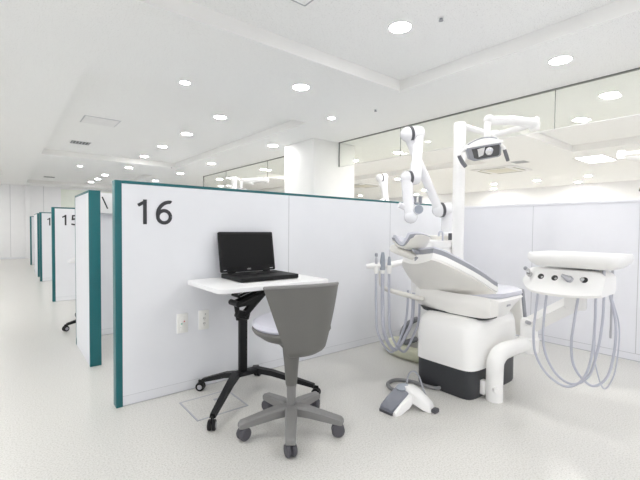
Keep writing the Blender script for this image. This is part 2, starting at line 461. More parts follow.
def side_panel(ya, yb, xa, label):
    t = thing('side_panel', label, 'partition', (xa + .04, (ya + yb) / 2, 0), 0, None)
    MB().span((xa + .001, ya + .02, .062), (xa + .076, yb - .02, 1.304)).build('panel', 'panel', t)
    e = MB(); e.span((xa, ya, 0), (xa + .077, ya + .02, 1.322), .002); e.span((xa, yb - .02, 0), (xa + .077, yb, 1.322), .002)
    e.span((xa, ya + .02, 1.304), (xa + .077, yb - .02, 1.322), .002)
    e.build('edge_trim', 'teal', t)
    MB().span((xa + .003, ya + .02, .0), (xa + .074, yb - .02, .060)).build('kick_plate', 'skirt', t)
side_panel(3.33, 4.06, 0.489, 'short white aisle panel with broad teal end, beside the partition reading 16')
side_panel(9.95, 11.05, 0.533, 'distant short aisle panel with teal end behind the partition reading 14')

# wall box seen through the gap
t = thing('wall_box', 'white box with a slanted dark mark seen in the gap beside the teal panel', 'box', (.86, 4.2, 1.18))
MB().span((.66, 4.165, 1.18), (1.06, 4.235, 1.372), .006).build('case', 'vent_white', t)
mk = MB(); mk.tube([(.722, 4.164, 1.332), (.768, 4.164, 1.222)], .006, 8); mk.build('slanted_mark', 'dark', t)
MB().span((.66, 4.163, 1.176), (1.06, 4.234, 1.181)).build('lower_lip', 'seam', t)

# outlets on partition 16
def outlet(x0, x1, z0, z1, label, kind):
    y = 2.4715
    t = thing('wall_outlet', label, 'outlet', ((x0 + x1) / 2, y, z0))
    MB().span((x0, y - .010, z0), (x1, y, z1), .004).build('cover_plate', 'plate', t)
    cx = (x0 + x1) / 2; cz = (z0 + z1) / 2
    f = MB(); f.span((cx - .014, y - .0125, cz - .045), (cx + .014, y - .0095, cz + .045), .001); f.build('socket_insert', 'plate', t)
    s = MB()
    if kind == 'duplex':
        for zz in (cz + .012, cz - .022):
            for dx in (-.005, .005): s.span((cx + dx - .0012, y - .0132, zz - .005), (cx + dx + .0012, y - .012, zz + .006))
            s.ball((cx, y - .0125, zz - .011), .0022, 8)
        s.ball((cx + .008, y - .0125, cz + .038), .003, 8)
        s.build('socket_slots', 'dark', t)
    else:
        s.ball((cx + .010, y - .0125, cz + .012), .0045, 10); s.build('indicator', 'red', t, label='small red indicator')
        g = MB(); g.span((cx - .012, y - .0132, cz - .006), (cx - .002, y - .012, cz + .002)); g.build('print', 'green', t, label='small green print')
        c = MB(); c.span((cx - .014, y - .0132, cz - .026), (cx - .010, y - .012, cz - .022)); c.build('screw', 'seam', t)
outlet(.839, .909, .381, .505, 'white wall plate with red indicator, left of the two under the number 16', 'ind')
outlet(.980, 1.049, .382, .509, 'white duplex socket plate, right of the two under the laptop table', 'duplex')

# floor hatch
t = thing('floor_hatch', 'square floor hatch with grey metal frame under the laptop table', 'hatch', (.96, 2.185, 0))
x0, x1, y0, y1 = .803, 1.115, 2.040, 2.325
MB().span((x0 + .008, y0 + .008, 0), (x1 - .008, y1 - .008, .0012)).build('lid', 'hatch', t)
f = MB(); w = .009
f.span((x0, y0, 0), (x1, y0 + w, .0022)); f.span((x0, y1 - w, 0), (x1, y1, .0022)); f.span((x0, y0, 0), (x0 + w, y1, .0022)); f.span((x1 - w, y0, 0), (x1, y1, .0022))
f.build('frame', 'tape', t)
MB().box((1.02, 2.235, .0016), (.075, .022, .003), .001).build('lift_handle', 'tape', t)

# ------------------------------------------------------------------ laptop table
TX, TY = 1.178, 2.235
t = thing('laptop_table', 'white topped table on black casters with X shaped base, under the laptop', 'table', (TX, TY, 0))
tp = MB()
def rrect(x0, x1, y0, y1, r, n=6):
    out = []
    for cx, cy, a in ((x1 - r, y0 + r, -90), (x1 - r, y1 - r, 0), (x0 + r, y1 - r, 90), (x0 + r, y0 + r, 180)):
        for k in range(n + 1):
            q = math.radians(a + 90 * k / n); out.append((cx + r * math.cos(q), cy + r * math.sin(q)))
    return out
tp.prism(rrect(.880, 1.655, 1.930, 2.430, .05), .696, .722, bev=.004)
tp.build('tabletop', 'table_white', t)
c = MB(); c.box((TX, TY, .30), (.050, .042, .38), .008); c.build('column', 'black_metal', t)
c = MB(); c.box((TX - .004, TY, .50), (.085, .06, .05), .01, rot=Matrix.Rotation(.3, 4, 'Y'))
c.tube([(TX - .03, TY, .47), (TX - .045, TY, .565)], .016, 10)
c.prism([(TX - .055, .585), (TX + .02, .61), (TX + .15, .66), (TX + .16, .625), (TX + .01, .49), (TX - .01, .49), (TX + .03, .56), (TX - .05, .555)], -.004, .004, frame((0, TY - .03, 0), (1, 0, 0), (0, 0, 1)))
for dy in (-.03, .03):
    c.tube([(TX - .055, TY + dy, .578), (TX + .16, TY + dy, .645)], .012, 8)
    c.tube([(TX - .05, TY + dy, .625), (TX + .15, TY + dy, .685)], .009, 8)
    c.tube([(TX + .0, TY + dy, .49), (TX + .17, TY + dy, .65)], .010, 8)
c.cyl((TX - .055, TY - .055, .578), (TX - .055, TY + .055, .578), .019, 14)
c.cyl((TX - .05, TY - .045, .625), (TX - .05, TY + .045, .625), .009, 10)
c.box((TX + .155, TY, .665), (.05, .10, .06), .006)
c.build('lift_linkage', 'black_metal', t)
c = MB(); c.box((TX + .12, TY, .6925), (.30, .22, .007), .002); c.build('mounting_plate', 'black_metal', t)
c = MB(); c.tube([(TX + .02, TY - .07, .696), (TX + .02, TY - .09, .66), (TX + .04, TY - .1, .63)], .003, 8, 4); c.build('release_lever', 'black_metal', t)
hub = MB(); hub.box((TX + .025, TY, .125), (.20, .075, .030), .012); hub.build('base_hub', 'black_metal', t)
feet = [(.835, 1.915), (1.50, 1.902), (.985, 2.415), (1.385, 2.415)]
def caster(mb_h, mb_w, mb_d, x, y, r, a, zt):
    d = Vector((math.cos(a), math.sin(a), 0)); s = Vector((-math.sin(a), math.cos(a), 0))
    c0 = Vector((x, y, 0)) + d * .012; c0.z = r
    for sg in (-1, 1):
        p = c0 + s * sg * .012
        mb_w.cyl(p - s * .008, p + s * .008, r, 16, .003)
        mb_d[sg > 0].cyl(c0 + s * sg * .0195, c0 + s * sg * .0225, r * .55, 12)
    mb_h.tube([c0 + Vector((0, 0, r * .2)), Vector((x, y, r * 1.6)), Vector((x, y, zt))], .009, 8)
    mb_h.box(c0 + Vector((0, 0, r * 1.0)), (.03, .01, .03), .004, rot=Matrix.Rotation(a, 4, 'Z'))
for i, (x, y) in enumerate(feet):
    ox = TX - .045 if x < TX else TX + .095
    d = Vector((x - ox, y - TY, 0)); L = d.length; d.normalize(); s = Vector((-d.y, d.x, 0))
    lg = MB()
    rings = []
    for q, (tt, z, w, h) in enumerate(((0.0, .128, .030, .014), (.30, .118, .023, .016), (.75, .086, .018, .014), (1.0, .068, .016, .011))):
        c0 = Vector((ox, TY, 0)) + d * (L * tt)
        rings.append([c0 + s * w + Vector((0, 0, z - h)), c0 + s * w * .8 + Vector((0, 0, z + h)), c0 - s * w * .8 + Vector((0, 0, z + h)), c0 - s * w + Vector((0, 0, z - h))])
    lg.loft(rings)
    L0 = lg.build('leg', 'black_metal', t)
    h_, w_, d_ = MB(), MB(), (MB(), MB())
    caster(h_, w_, d_, x, y, .028, [-2.2, -.9, 2.4, .6][i], .07)
    cs = w_.build('caster', 'black_metal', L0)
    h_.build('caster_fork', 'black_metal', L0)
    for dd in d_: dd.build('caster_cap', 'dull_steel', L0)
LT = t
copy_tree(LT, (.886, 4.859, 0), math.radians(-105), 'table corner and black caster peeking out behind the teal ended aisle panel')

# laptop
LX0, LX1, LY0, LY1, LZ = 1.095, 1.512, 2.088, 2.385, .722
t = thing('laptop', 'open black laptop on the white topped table in front of the number 16 partition', 'laptop', ((LX0 + LX1) / 2, (LY0 + LY1) / 2, LZ))
b = MB()
cx, cy = (LX0 + LX1) / 2, (LY0 + LY1) / 2
b.prism(rrect(LX0, LX1, LY0, LY1, .012, 4), LZ + .003, LZ + .030, bev=.004)
for dx in (-.17, .17):
    for dy in (-.115, .115): b.box((cx + dx, cy + dy, LZ + .002), (.02, .02, .004))
b.build('base', 'laptop', t)
k = MB()
for r in range(6):
    n = 15
    for q in range(n):
        if r == 5 and 3 < q < 9: continue
        k.box((LX0 + .035 + q * (LX1 - LX0 - .07) / (n - 1), LY1 - .045 - r * .0195, LZ + .0315), (.0205, .0165, .004), .001, 1)
k.box((LX0 + .035 + 6 * (LX1 - LX0 - .07) / 14, LY1 - .045 - 5 * .0195, LZ + .0315), (.115, .0165, .004), .001, 1)
k.build('keyboard', 'keys', t)
k = MB(); k.box((cx - .03, LY0 + .055, LZ + .0305), (.085, .05, .0012), .0004, 1); k.build('touchpad', 'screen', t)
for xx in (LX0 + .05, LX1 - .10):
    k = MB(); k.cyl((xx, LY1 - .006, LZ + .034), (xx + .05, LY1 - .006, LZ + .034), .008, 12); k.build('hinge', 'laptop', t)
SF = frame((cx, LY1 - .004, LZ + .034), (1, 0, 0), (0, math.sin(math.radians(10)), math.cos(math.radians(10))))
W2 = (LX1 - LX0) / 2; SH = .272
l = MB(SF); l.prism([(p[0], p[1]) for p in rrect(-W2, W2, 0, SH, .010, 4)], -.012, .002, bev=.0025); lid = l.build('lid', 'laptop', t)
l = MB(SF); l.prism([(-W2 + .017, .036), (W2 - .017, .036), (W2 - .017, SH - .018), (-W2 + .017, SH - .018)], .0015, .0028); l.build('screen', 'screen', lid)
TM = SF @ Matrix(((1, 0, 0, 0), (0, 0, 1, 0), (0, -1, 0, 0), (0, 0, 0, 1)))
l = MB(TM); text_mesh(l, 'NEC', -.014, .014, .0125, .022, -.0018, .0008, .02); l.build('maker_mark', 'logo_grey', lid, label='pale letters')
for xa, xb in ((W2 - .045, W2 - .020), (-W2 + .02, -W2 + .04)):
    l = MB(TM); l.span((xa, -.0028, .0125), (xb, -.0018, .0165)); l.build('status_print', 'seam', lid)

# ------------------------------------------------------------------ grey swivel chair
CX, CY = 1.16, 1.665
t = thing('swivel_chair', 'grey moulded swivel chair with silver seat pad in front of the laptop table', 'chair', (CX, CY, 0))
BA = math.atan2(-.985, -.172)                      # direction the backrest sits in
# seat
s = MB(); s.lathe([(.02, .455), (.08, .462), (.150, .488), (.195, .520), (.205, .537), (.203, .545), (.12, .548)], (CX, CY, 0), n=40)
s.build('seat_shell', 'chair_grey', t)
s = MB(); s.lathe([(.15, .544), (.196, .546), (.203, .556), (.196, .575), (.17, .588), (.10, .594), (.02, .595)], (CX, CY, 0), n=40)
s.build('seat_pad', 'silver_vinyl', t)
# backrest: a wrapped shell that flares upward
sh = MB(); NR, NA = 18, 36
def shell_pt(u, v, off):
    # v 0 bottom .. 1 top ; u -1..1 around
    z = .405 + .380 * v
    half = math.radians(27 + 34 * min(1, v) ** .8)
    rr = .070 + .108 * min(1, v / .14) ** .5 + .057 * v
    droop = 0.016 * (u * u) * v
    a = BA + u * half
    rr += off
    return Vector((CX + .012 * math.cos(BA) + rr * math.cos(a), CY + .012 * math.sin(BA) + rr * math.sin(a), z - droop))
rings = []
for j in range(NR + 1):
    v = j / NR
    outer = [shell_pt(-1 + 2 * i / NA, v, 0) for i in range(NA + 1)]
    inner = [shell_pt(-1 + 2 * i / NA, v, -.014) for i in range(NA, -1, -1)]
    rings.append(outer + inner)
sh.loft(rings)
sh.build('backrest', 'chair_grey', t, angle=50)
# rolled rim on top of the shell
rim = MB(); rim.tube([shell_pt(-1 + 2 * i / NA, 1.0, -.006) for i in range(NA + 1)], .0085, 8); rim.build('backrest_rim', 'chair_grey_lt', t)
c = MB(); c.lathe([(.046, .43), (.060, .445), (.075, .46)], (CX, CY, 0), n=24); c.lathe([(.027, .235), (.030, .24), (.038, .35), (.044, .40), (.050, .46)], (CX, CY, 0), n=24); c.build('column_cover', 'chair_grey', t)
c = MB(); c.lathe([(.023, .09), (.024, .24)], (CX, CY, 0), n=20); c.lathe([(.026, .225), (.027, .24), (.025, .245)], (CX, CY, 0), n=20); c.build('gas_column', 'chair_grey_lt', t)
b = MB(); b.lathe([(.02, .075), (.045, .078), (.048, .10), (.043, .122), (.032, .132), (.026, .132)], (CX, CY, 0), n=24); b.build('base_hub', 'chair_grey_lt', t)
ca = [math.atan2(-.208, -.147), math.atan2(.052, -.232), math.atan2(-.195, .140), math.atan2(.254, .012), math.atan2(.1, .245)]
for a in ca:
    d = Vector((math.cos(a), math.sin(a), 0)); sd = Vector((-d.y, d.x, 0)); o = Vector((CX, CY, 0))
    l = MB(); rings = []
    for tt, z0, z1, w in ((.03, .085, .132, .032), (.10, .083, .128, .030), (.19, .072, .112, .026), (.266, .064, .098, .024), (.278, .066, .088, .020)):
        c0 = o + d * tt
        rings.append([c0 + sd * w + Vector((0, 0, z0)), c0 + sd * w + Vector((0, 0, z1 - .008)), c0 + sd * (w - .008) + Vector((0, 0, z1)), c0 - sd * (w - .008) + Vector((0, 0, z1)), c0 - sd * w + Vector((0, 0, z1 - .008)), c0 - sd * w + Vector((0, 0, z0))])
    l.loft(rings); L0 = l.build('leg', 'chair_grey_lt', t)
    w = MB(); p = o + d * .252; tn = sd
    ang = a + 1.9
    ax = Vector((math.cos(ang), math.sin(ang), 0))
    for sg in (-1, 1):
        q = p + ax * sg * .0135; q.z = .033
        w.cyl(q - ax * .0125, q + ax * .0125, .033, 20, .008)
    w.tube([(p.x, p.y, .03), (p.x, p.y, .07)], .009, 8)
    w.build('caster', 'caster', L0)

# ------------------------------------------------------------------ dental chair
DC = thing('dental_chair', 'white reclined dental chair on a charcoal plinth, headrest raised', 'dental chair', (2.5, 1.46, 0))
def sup(cx, cy, a, b, z, n=40, p=4.0, bul=0.0):
    out = []
    for q in range(n):
        th = 2 * PI * q / n; c, s_ = math.cos(th), math.sin(th)
        x = a * math.copysign(abs(c) ** (2 / p), c); y = b * math.copysign(abs(s_) ** (2 / p), s_)
        out.append((cx + x, cy + y, z))
    return out
b = MB(); b.loft([sup(2.507, 1.462, .302, .206, 0, p=9), sup(2.507, 1.462, .305, .209, .01, p=9), sup(2.507, 1.462, .305, .209, .20, p=9)]); b.build('plinth', 'black_base', DC)
b = MB(); b.loft([sup(2.51, 1.462, .300, .205, .176, p=7), sup(2.51, 1.462, .318, .222, .181, p=7), sup(2.512, 1.462, .325, .226, .20, p=6), sup(2.51, 1.462, .325, .226, .34, p=5.5), sup(2.512, 1.462, .320, .224, .43, p=5), sup(2.518, 1.462, .305, .214, .468, p=4.5), sup(2.525, 1.462, .28, .195, .488, p=4), sup(2.53, 1.462, .24, .17, .495, p=4)])
b.build('base_cover', 'white_plastic', DC)
b = MB(); b.loft([sup(2.415, 1.478, .115, .245, .484, p=4), sup(2.412, 1.482, .120, .258, .506, p=4)]); b.build('shadow_gap', 'black_base', DC)
# seat shell : curved panel across the head-end of the seat, body behind it
b = MB()
rings = []
for i in range(25):
    t_ = i / 24; y = 1.192 + .61 * t_; e = (2 * t_ - 1) ** 10
    x = 2.302 + .075 * t_ - .055 * 4 * t_ * (1 - t_)
    z0, z1 = .500 + .012 * e, .638 - .012 * e
    rings.append([(x + .012, y, z0), (x, y, z0 + .014), (x - .006, y, (z0 + z1) / 2), (x, y, z1 - .014), (x + .010, y, z1), (x + .03, y, z1 - .004), (x + .10, y, z1 - .02), (x + .10, y, z0)])
b.loft(rings)
b.build('seat_shell', 'warm_shell', DC)
b = MB(); b.loft([sup(2.525, 1.462, .17, .19, .445, p=5), sup(2.535, 1.460, .18, .208, .48, p=5), sup(2.575, 1.456, .215, .222, .54, p=5), sup(2.635, 1.454, .265, .232, .585, p=5), sup(2.635, 1.454, .255, .224, .60, p=5)]); b.build('thigh_support', 'white_plastic', DC)
b = MB(); b.loft([sup(2.69, 1.456, .205, .215, .592, p=4.5), sup(2.69, 1.456, .215, .228, .61, p=4.5), sup(2.69, 1.456, .212, .224, .632, p=4.5), sup(2.69, 1.456, .18, .19, .648, p=4)]); b.build('seat_cushion', 'upholstery', DC)
b = MB(); b.box((2.62, 1.231, .550), (.05, .006, .014), .0015); b.build('maker_plate', 'dull_steel', DC)
# leg rest hanging from the seat front
LF = frame((2.925, 1.46, .600), (0, 1, 0), (.24, 0, -1))
b = MB(LF); b.box((0, .17, 0), (.34, .34, .035), .012); b.build('leg_rest', 'warm_shell', DC)
b = MB(LF); b.box((0, .165, -.036), (.36, .36, .04), .016); b.build('leg_cushion', 'upholstery_dark', DC)
# backrest : lofted panel from hinge to head end
def back_rings(off0, off1, inset=0.0, n=14, bulge=.02):
    A = [Vector((1.850, 1.272, .897)), Vector((1.955, 1.610, .858))]   # head end near, far
    B = [Vector((2.400, 1.195, .665)), Vector((2.370, 1.765, .620))]   # hinge near, far
    up = Vector((.38, .02, .92)).normalized()
    rings = []
    K = 16
    for k in range(K + 1):
        tt = k / K
        e = 1 - (2 * tt - 1) ** 8
        nr = A[0].lerp(B[0], tt); fr_ = A[1].lerp(B[1], tt)
        ctr = (nr + fr_) / 2; half = (nr - fr_) / 2
        widen = 1.0 + .10 * math.sin(PI * min(1, tt * 1.1)) - inset * 2
        shr = 1.0
        if tt < .12: shr = .80 + .20 * math.sqrt(tt / .12)
        half = half * widen * shr
        ring = []
        for i in range(n + 1):
            u = -1 + 2 * i / n
            ring.append(ctr + half * u + up * (off0 - bulge * (1 - u * u) * 1.6 - .0 ))
        for i in range(n, -1, -1):
            u = -1 + 2 * i / n
            ring.append(ctr + half * u * .985 + up * (off1 - bulge * .8 * (1 - u * u)))
        rings.append(ring)
    return rings
b = MB(); b.loft(back_rings(-.012, .0, 0.012, bulge=.012)); b.build('backrest_shell', 'warm_shell', DC, angle=50)
b = MB(); b.loft(back_rings(-.002, .030, 0, bulge=.004)); b.build('backrest_rim', 'white_plastic', DC, angle=50)
b = MB(); b.loft(back_rings(.028, .058, .015, bulge=.002)); b.build('backrest_cushion_side', 'upholstery_dark', DC, angle=50)
b = MB(); b.loft(back_rings(.057, .068, .025, bulge=.002)); b.build('backrest_cushion', 'upholstery', DC, angle=50)
# near edge piping on the cushion
b = MB()
A0, B0 = Vector((1.845, 1.270, .895)), Vector((2.400, 1.195, .665))
# headrest bracket
b = MB(); b.tube([(1.975, 1.455, .868), (1.95, 1.475, .880), (1.85, 1.545, .922), (1.835, 1.555, .930)], [.036, .040, .036, .028], 12, 4, flat=.62); b.cyl((1.815, 1.545, .935), (1.855, 1.578, .935), .024, 14, .005); b.build('headrest_bracket', 'cream_plastic', DC)
b = MB(); b.tube([(1.955, 1.415, .893), (1.885, 1.465, .930)], .011, 10); b.build('adjuster_rod', 'lamp_frame', DC)
b = MB(); b.box((1.935, 1.425, .872), (.07, .07, .034), .008); b.build('headrest_lock', 'lamp_frame', DC)
# headrest cradle: U section across Y, near wing steeper
ax = Vector((-.98, 0.0, .18)).normalized(); nn = Vector((.18, 0.0, .98)).normalized()
HC = Vector((1.910, 1.488, .946))
def cradle(off, la, wn, wf, n=18):
    rings = []
    for q, sx in ((-1.0, .55), (-.85, .80), (-.5, .97), (0, 1.0), (.5, .97), (.85, .80), (1.0, .55)):
        ring_o, ring_i = [], []
        for i in range(n + 1):
            u = -1 + 2 * i / n
            y = u * (wn if u < 0 else wf) * sx
            lift = (.086 * abs(u) ** 2.0 if u < 0 else .052 * abs(u) ** 2.0) * (.6 + .4 * sx)
            base = HC + ax * (la * q) + Vector((0, y, 0)) + nn * (lift - .016)
            tn = Vector((0, -1 if u < 0 else 1, 0)); k_ = min(1, abs(u) * 1.6)
            nrm = (nn * (1 - .55 * k_ * (1 if u < 0 else .4)) + Vector((0, (.75 if u < 0 else -.35) * k_, 0))).normalized()
            ring_o.append(base + nrm * off[0]); ring_i.append(base + nrm * off[1])
        rings.append(ring_o + ring_i[::-1])
    return rings
b = MB(); b.loft(cradle((-.004, .006), .082, .095, .120)); b.build('headrest_shell', 'cream_plastic', DC, angle=50)
b = MB(); b.loft(cradle((.006, .011), .088, .101, .126)); b.build('headrest_piping', 'upholstery_dark', DC, angle=50)
b = MB(); b.loft(cradle((.011, .030), .086, .099, .124)); b.build('headrest_cushion', 'upholstery', DC, angle=50)
# assistant arm and holder
b = MB(); b.tube([(2.32, 1.70, .555), (2.22, 1.76, .585), (2.12, 1.845, .620), (2.075, 1.87, .650), (2.06, 1.87, .70), (2.06, 1.87, .755)], [.018, .018, .016, .014, .013, .013], 12, 5); b.build('assistant_arm', 'cream_plastic', DC)
b = MB(); b.tube([(1.985, 1.935, .790), (2.03, 1.89, .795), (2.12, 1.86, .795), (2.23, 1.84, .81), (2.30, 1.83, .815)], [.024, .036, .036, .032, .026], 14, 4, flat=.62)
for i in range(3):
    p = Vector((2.02 + .036 * i, 1.875 - .028 * i, .77)); b.lathe([(.012, -.03), (.016, -.02), (.017, .02), (.014, .03)], p, n=14)
b.build('instrument_holder', 'white_plastic', DC)

# suction handpieces in the holder
def hand(x, y, z, L, r, matn, label, hose_pts, tilt=(0, 0, 1), tip=None):
    t = thing('dental_handpiece', label, 'handpiece', (x, y, z), 0, None)
    b = MB(); ax = Vector(tilt)
    b.lathe([(r * .7, -.03), (r, 0), (r * 1.05, L * .4), (r * .8, L * .8), (r * .55, L)], (x, y, z), ax, 14); b.build('body', matn, t)
    if tip: b = MB(); b.lathe(tip, Vector((x, y, z)) + ax * L, ax, 12); b.build('tip', 'lamp_frame', t)
    if hose_pts: b = MB(); b.tube(hose_pts, .0085 if r < .014 else .0125, 10, 8); b.build('hose', 'hose', t)
ha = [Vector((2.02, 1.875, .77)), Vector((2.056, 1.847, .77)), Vector((2.092, 1.819, .77))]
def hl(p, low, out, end, zend):
    return [p + Vector((0, 0, -.03)), p + Vector((.005, 0, -.25)), p + Vector((.03, .0, -.46)), Vector((out[0], out[1], low)), Vector((end[0] - .06, end[1], low + .13)), Vector((end[0] - .01, end[1], zend - .18)), Vector((end[0], end[1], zend))]
hand(ha[0].x, ha[0].y, .775, .085, .010, 'dull_steel', 'slim metal handpiece, leftmost of three in the holder left of the dental chair', hl(ha[0], .155, (2.19, 1.87), (2.33, 1.84), .60), tip=[(.011, 0), (.011, .02), (.007, .024)])
hand(ha[1].x, ha[1].y, .775, .115, .018, 'handpiece', 'thick grey suction handpiece, middle of three in the holder left of the dental chair', hl(ha[1], .17, (2.22, 1.86), (2.37, 1.82), .58))
hand(ha[2].x, ha[2].y, .775, .085, .0125, 'handpiece', 'short grey handpiece, rightmost of three in the holder left of the dental chair', hl(ha[2], .15, (2.28, 1.83), (2.42, 1.80), .55))

# ------------------------------------------------------------------ cuspidor unit behind the chair
CU = thing('cuspidor_unit', 'white water unit cabinet standing behind the dental chair backrest', 'cabinet', (2.79, 1.935, 0))
b = MB(); b.loft([sup(2.79, 1.935, .155, .125, 0, p=6), sup(2.79, 1.935, .165, .135, .02, p=6), sup(2.79, 1.935, .165, .135, .78, p=6), sup(2.79, 1.935, .15, .12, .80, p=6)]); b.build('cabinet', 'white_plastic', CU)
b = MB(); b.loft([sup(2.77, 1.925, .165, .135, .79, p=5), sup(2.76, 1.915, .185, .15, .83, p=5), sup(2.76, 1.915, .185, .15, .885, p=5), sup(2.76, 1.915, .17, .135, .90, p=5)]); b.build('top_box', 'white_plastic', CU)
b = MB(); b.loft([sup(2.76, 1.915, .168, .134, .8995, p=5), sup(2.76, 1.915, .180, .145, .915, p=4), sup(2.76, 1.915, .176, .142, .955, p=4), sup(2.76, 1.915, .165, .13, .965, p=4)]); b.build('basin', 'white_plastic', CU)
b = MB(); b.tube([(2.70, 1.80, .96), (2.70, 1.80, 1.015), (2.685, 1.80, 1.035), (2.655, 1.80, 1.03), (2.645, 1.80, 1.0)], .007, 10, 5); b.build('cup_filler', 'hose', CU)
b = MB(); b.box((2.640, 1.763, .855), (.02, .006, .02), .002); b.build('mark', 'violet', CU, label='small violet mark')
# hoses, trap box and coil around its foot
b = MB(); b.loft([sup(2.98, 2.27, .09, .10, 0, p=5), sup(2.98, 2.27, .10, .11, .02, p=5), sup(2.98, 2.27, .10, .11, .13, p=5), sup(2.98, 2.27, .075, .085, .165, p=4)])
tag(b.build('floor_box', 'white_plastic'), 'low rounded white box on the floor behind the corrugated hose', 'box')
pts = []
b = MB(); path = catmull([(2.545, 1.80, .054), (2.535, 1.90, .054), (2.525, 2.00, .054), (2.53, 2.11, .054), (2.575, 2.21, .054), (2.67, 2.235, .054), (2.75, 2.18, .054)], 12)
rr = [.050 + .006 * math.cos(i * PI) for i in range(len(path))]
b.tube(path, rr, 16); tag(b.build('corrugated_hose', 'cream_hose'), 'thick cream corrugated hose lying on the floor behind the chair base', 'hose')
b = MB(); b.tube([(2.66, 1.97, .16), (2.58, 2.01, .135), (2.545, 2.03, .13), (2.53, 2.05, .18), (2.55, 2.04, .25), (2.60, 2.0, .30), (2.67, 1.96, .33)], .022, 12, 6)
tag(b.build('drain_hose', 'hose_dark'), 'dark grey drain hose looping beside the cream corrugated hose', 'hose')

# ------------------------------------------------------------------ operating light on its pole
OL = thing('operating_light', 'dental operating light on a tall white pole above the chair', 'lamp', (2.80, 1.70, 0))
b = MB(); b.lathe([(.045, 0), (.045, 1.80)], (2.808, 1.733, 0), n=24); b.build('pole', 'white_plastic', OL)
b = MB(); b.lathe([(.0455, 1.80), (.047, 1.805), (.047, 1.885), (.040, 1.897), (.01, 1.899)], (2.808, 1.733, 0), n=24); b.build('pole_cap', 'white_plastic', OL)
J1, J2, J3 = Vector((3.17, 1.64, 1.835)), Vector((3.110, 1.30, 1.852)), Vector((2.526, 1.345, 1.788))
b = MB(); b.tube([(2.835, 1.71, 1.865), J1], [.026, .022], 12); b.cyl(J1 - Vector((0, 0, .04)), J1 + Vector((0, 0, .04)), .034, 16, .006); b.build('lower_arm', 'white_plastic', OL)
b = MB(); b.box((2.905, 1.677, 1.868), (.03, .004, .014)); b.build('arm_mark', 'orange', OL, label='small orange mark')
b = MB(); b.tube([J1, J2], .024, 12); b.cyl(J2 - Vector((0, 0, .05)), J2 + Vector((0, 0, .045)), .036, 16, .006); b.build('elbow_arm', 'white_plastic', OL)
b = MB(); b.tube([J2 + Vector((.03, -.003, .0)), J2 + Vector((-.02, 0, .0)), J2.lerp(J3, .5) + Vector((0, 0, .01)), J3 + Vector((.03, 0, 0)), J3], [.030, .036, .033, .030, .028], 14); b.ball(J3, .034, 14)
b.build('spring_arm', 'white_plastic', OL)
b = MB(); b.tube([J3, J3 + Vector((-.02, 0, -.05)), J3 + Vector((-.022, -.002, -.16))], [.022, .022, .020], 12); b.cyl(J3 + Vector((-.022, -.002, -.17)), J3 + Vector((-.022, -.002, -.13)), .032, 14, .005); b.build('drop_link', 'white_plastic', OL)
LC = Vector((2.466, 1.352, 1.572))
rt = Vector((.778, -.628, .0)); fw = Vector((-.628, -.778, 0))
lx = (rt + Vector((0, 0, .13))).normalized(); up0 = Vector((-.2, -.25, 1.0)); lz = up0 - lx * up0.dot(lx); lz.normalize(); ly = lx.cross(lz)   # ly -> toward the viewer side
LFm = frame(LC, lx, lz)
def lp(p): return LFm @ Vector(p)
b = MB(LFm)
face = [(-.118, .040), (.104, .052), (.112, .038), (.112, -.034), (.098, -.046), (-.065, -.056), (-.095, -.042)]
b.prism(face, -.02, .03, bev=.006); hd = b.build('head_frame', 'lamp_frame', OL)
b = MB(LFm); b.prism([(x * .80 + .008, y * .74 - .003) for x, y in face], .0295, .033); b.build('lens', 'lamp_glass', hd)
b = MB(LFm); b.ball((.03, .0, .031), .027, 14, (1.0, 1.0, .35)); b.prism([(-.05, .022), (.0, .03), (-.01, -.02), (-.04, -.03)], .032, .035); b.build('bulb_shield', 'lamp_chrome', hd)
b = MB(LFm)
rings = []
for i in range(17):
    u = -1 + 2 * i / 16; x = u * .118; h_ = .082 - .036 * u * u + .008 * u
    rings.append([(x, .043 + .006 * u, .040), (x, h_, .030), (x, h_ + .004, -.02), (x, h_ - .03, -.075), (x, .0, -.05), (x, .03, -.03)])
b.loft(rings); b.build('head_housing', 'white_plastic', OL, angle=50)
b = MB(LFm); b.tube([(-.10 + .0125 * i, .082 - .036 * ((-.10 + .0125 * i) / .118) ** 2 + .008 * ((-.10 + .0125 * i) / .118) + .002, .004) for i in range(16)], .006, 8); b.build('head_band', 'lamp_frame', OL)
for sgn, pp in ((-1, [(-.12, .035, .02), (-.165, .025, .05), (-.180, .0, .06)]), (1, [(.105, .03, .02), (.120, .015, .04), (.123, .0, .045)])):
    b = MB(LFm); b.tube(pp, .010, 10, 4); hn = b.build('handle_arm', 'white_plastic', OL)
    e = Vector(pp[-1]); b = MB(LFm)
    if sgn < 0: b.tube([e, e + Vector((.018, -.04, .005)), e + Vector((.042, -.075, .005))], [.012, .014, .013], 12, 3)
    else: b.tube([e, e + Vector((.014, -.04, .0)), e + Vector((.026, -.075, .0))], [.011, .012, .011], 12, 3)
    b.build('handle_grip', 'lamp_grip', hn)
copy_tree(OL, (2.97, 5.90, 0), math.radians(24), 'operating light arm showing above the partition right of the number 16')
copy_tree(OL, (2.80, 8.34, 0), 0, 'distant operating light peeking over the teal edge right above the number 16')
copy_tree(OL, (5.264, .776, 0), math.radians(168), 'operating light behind the glass at the right edge of the view')

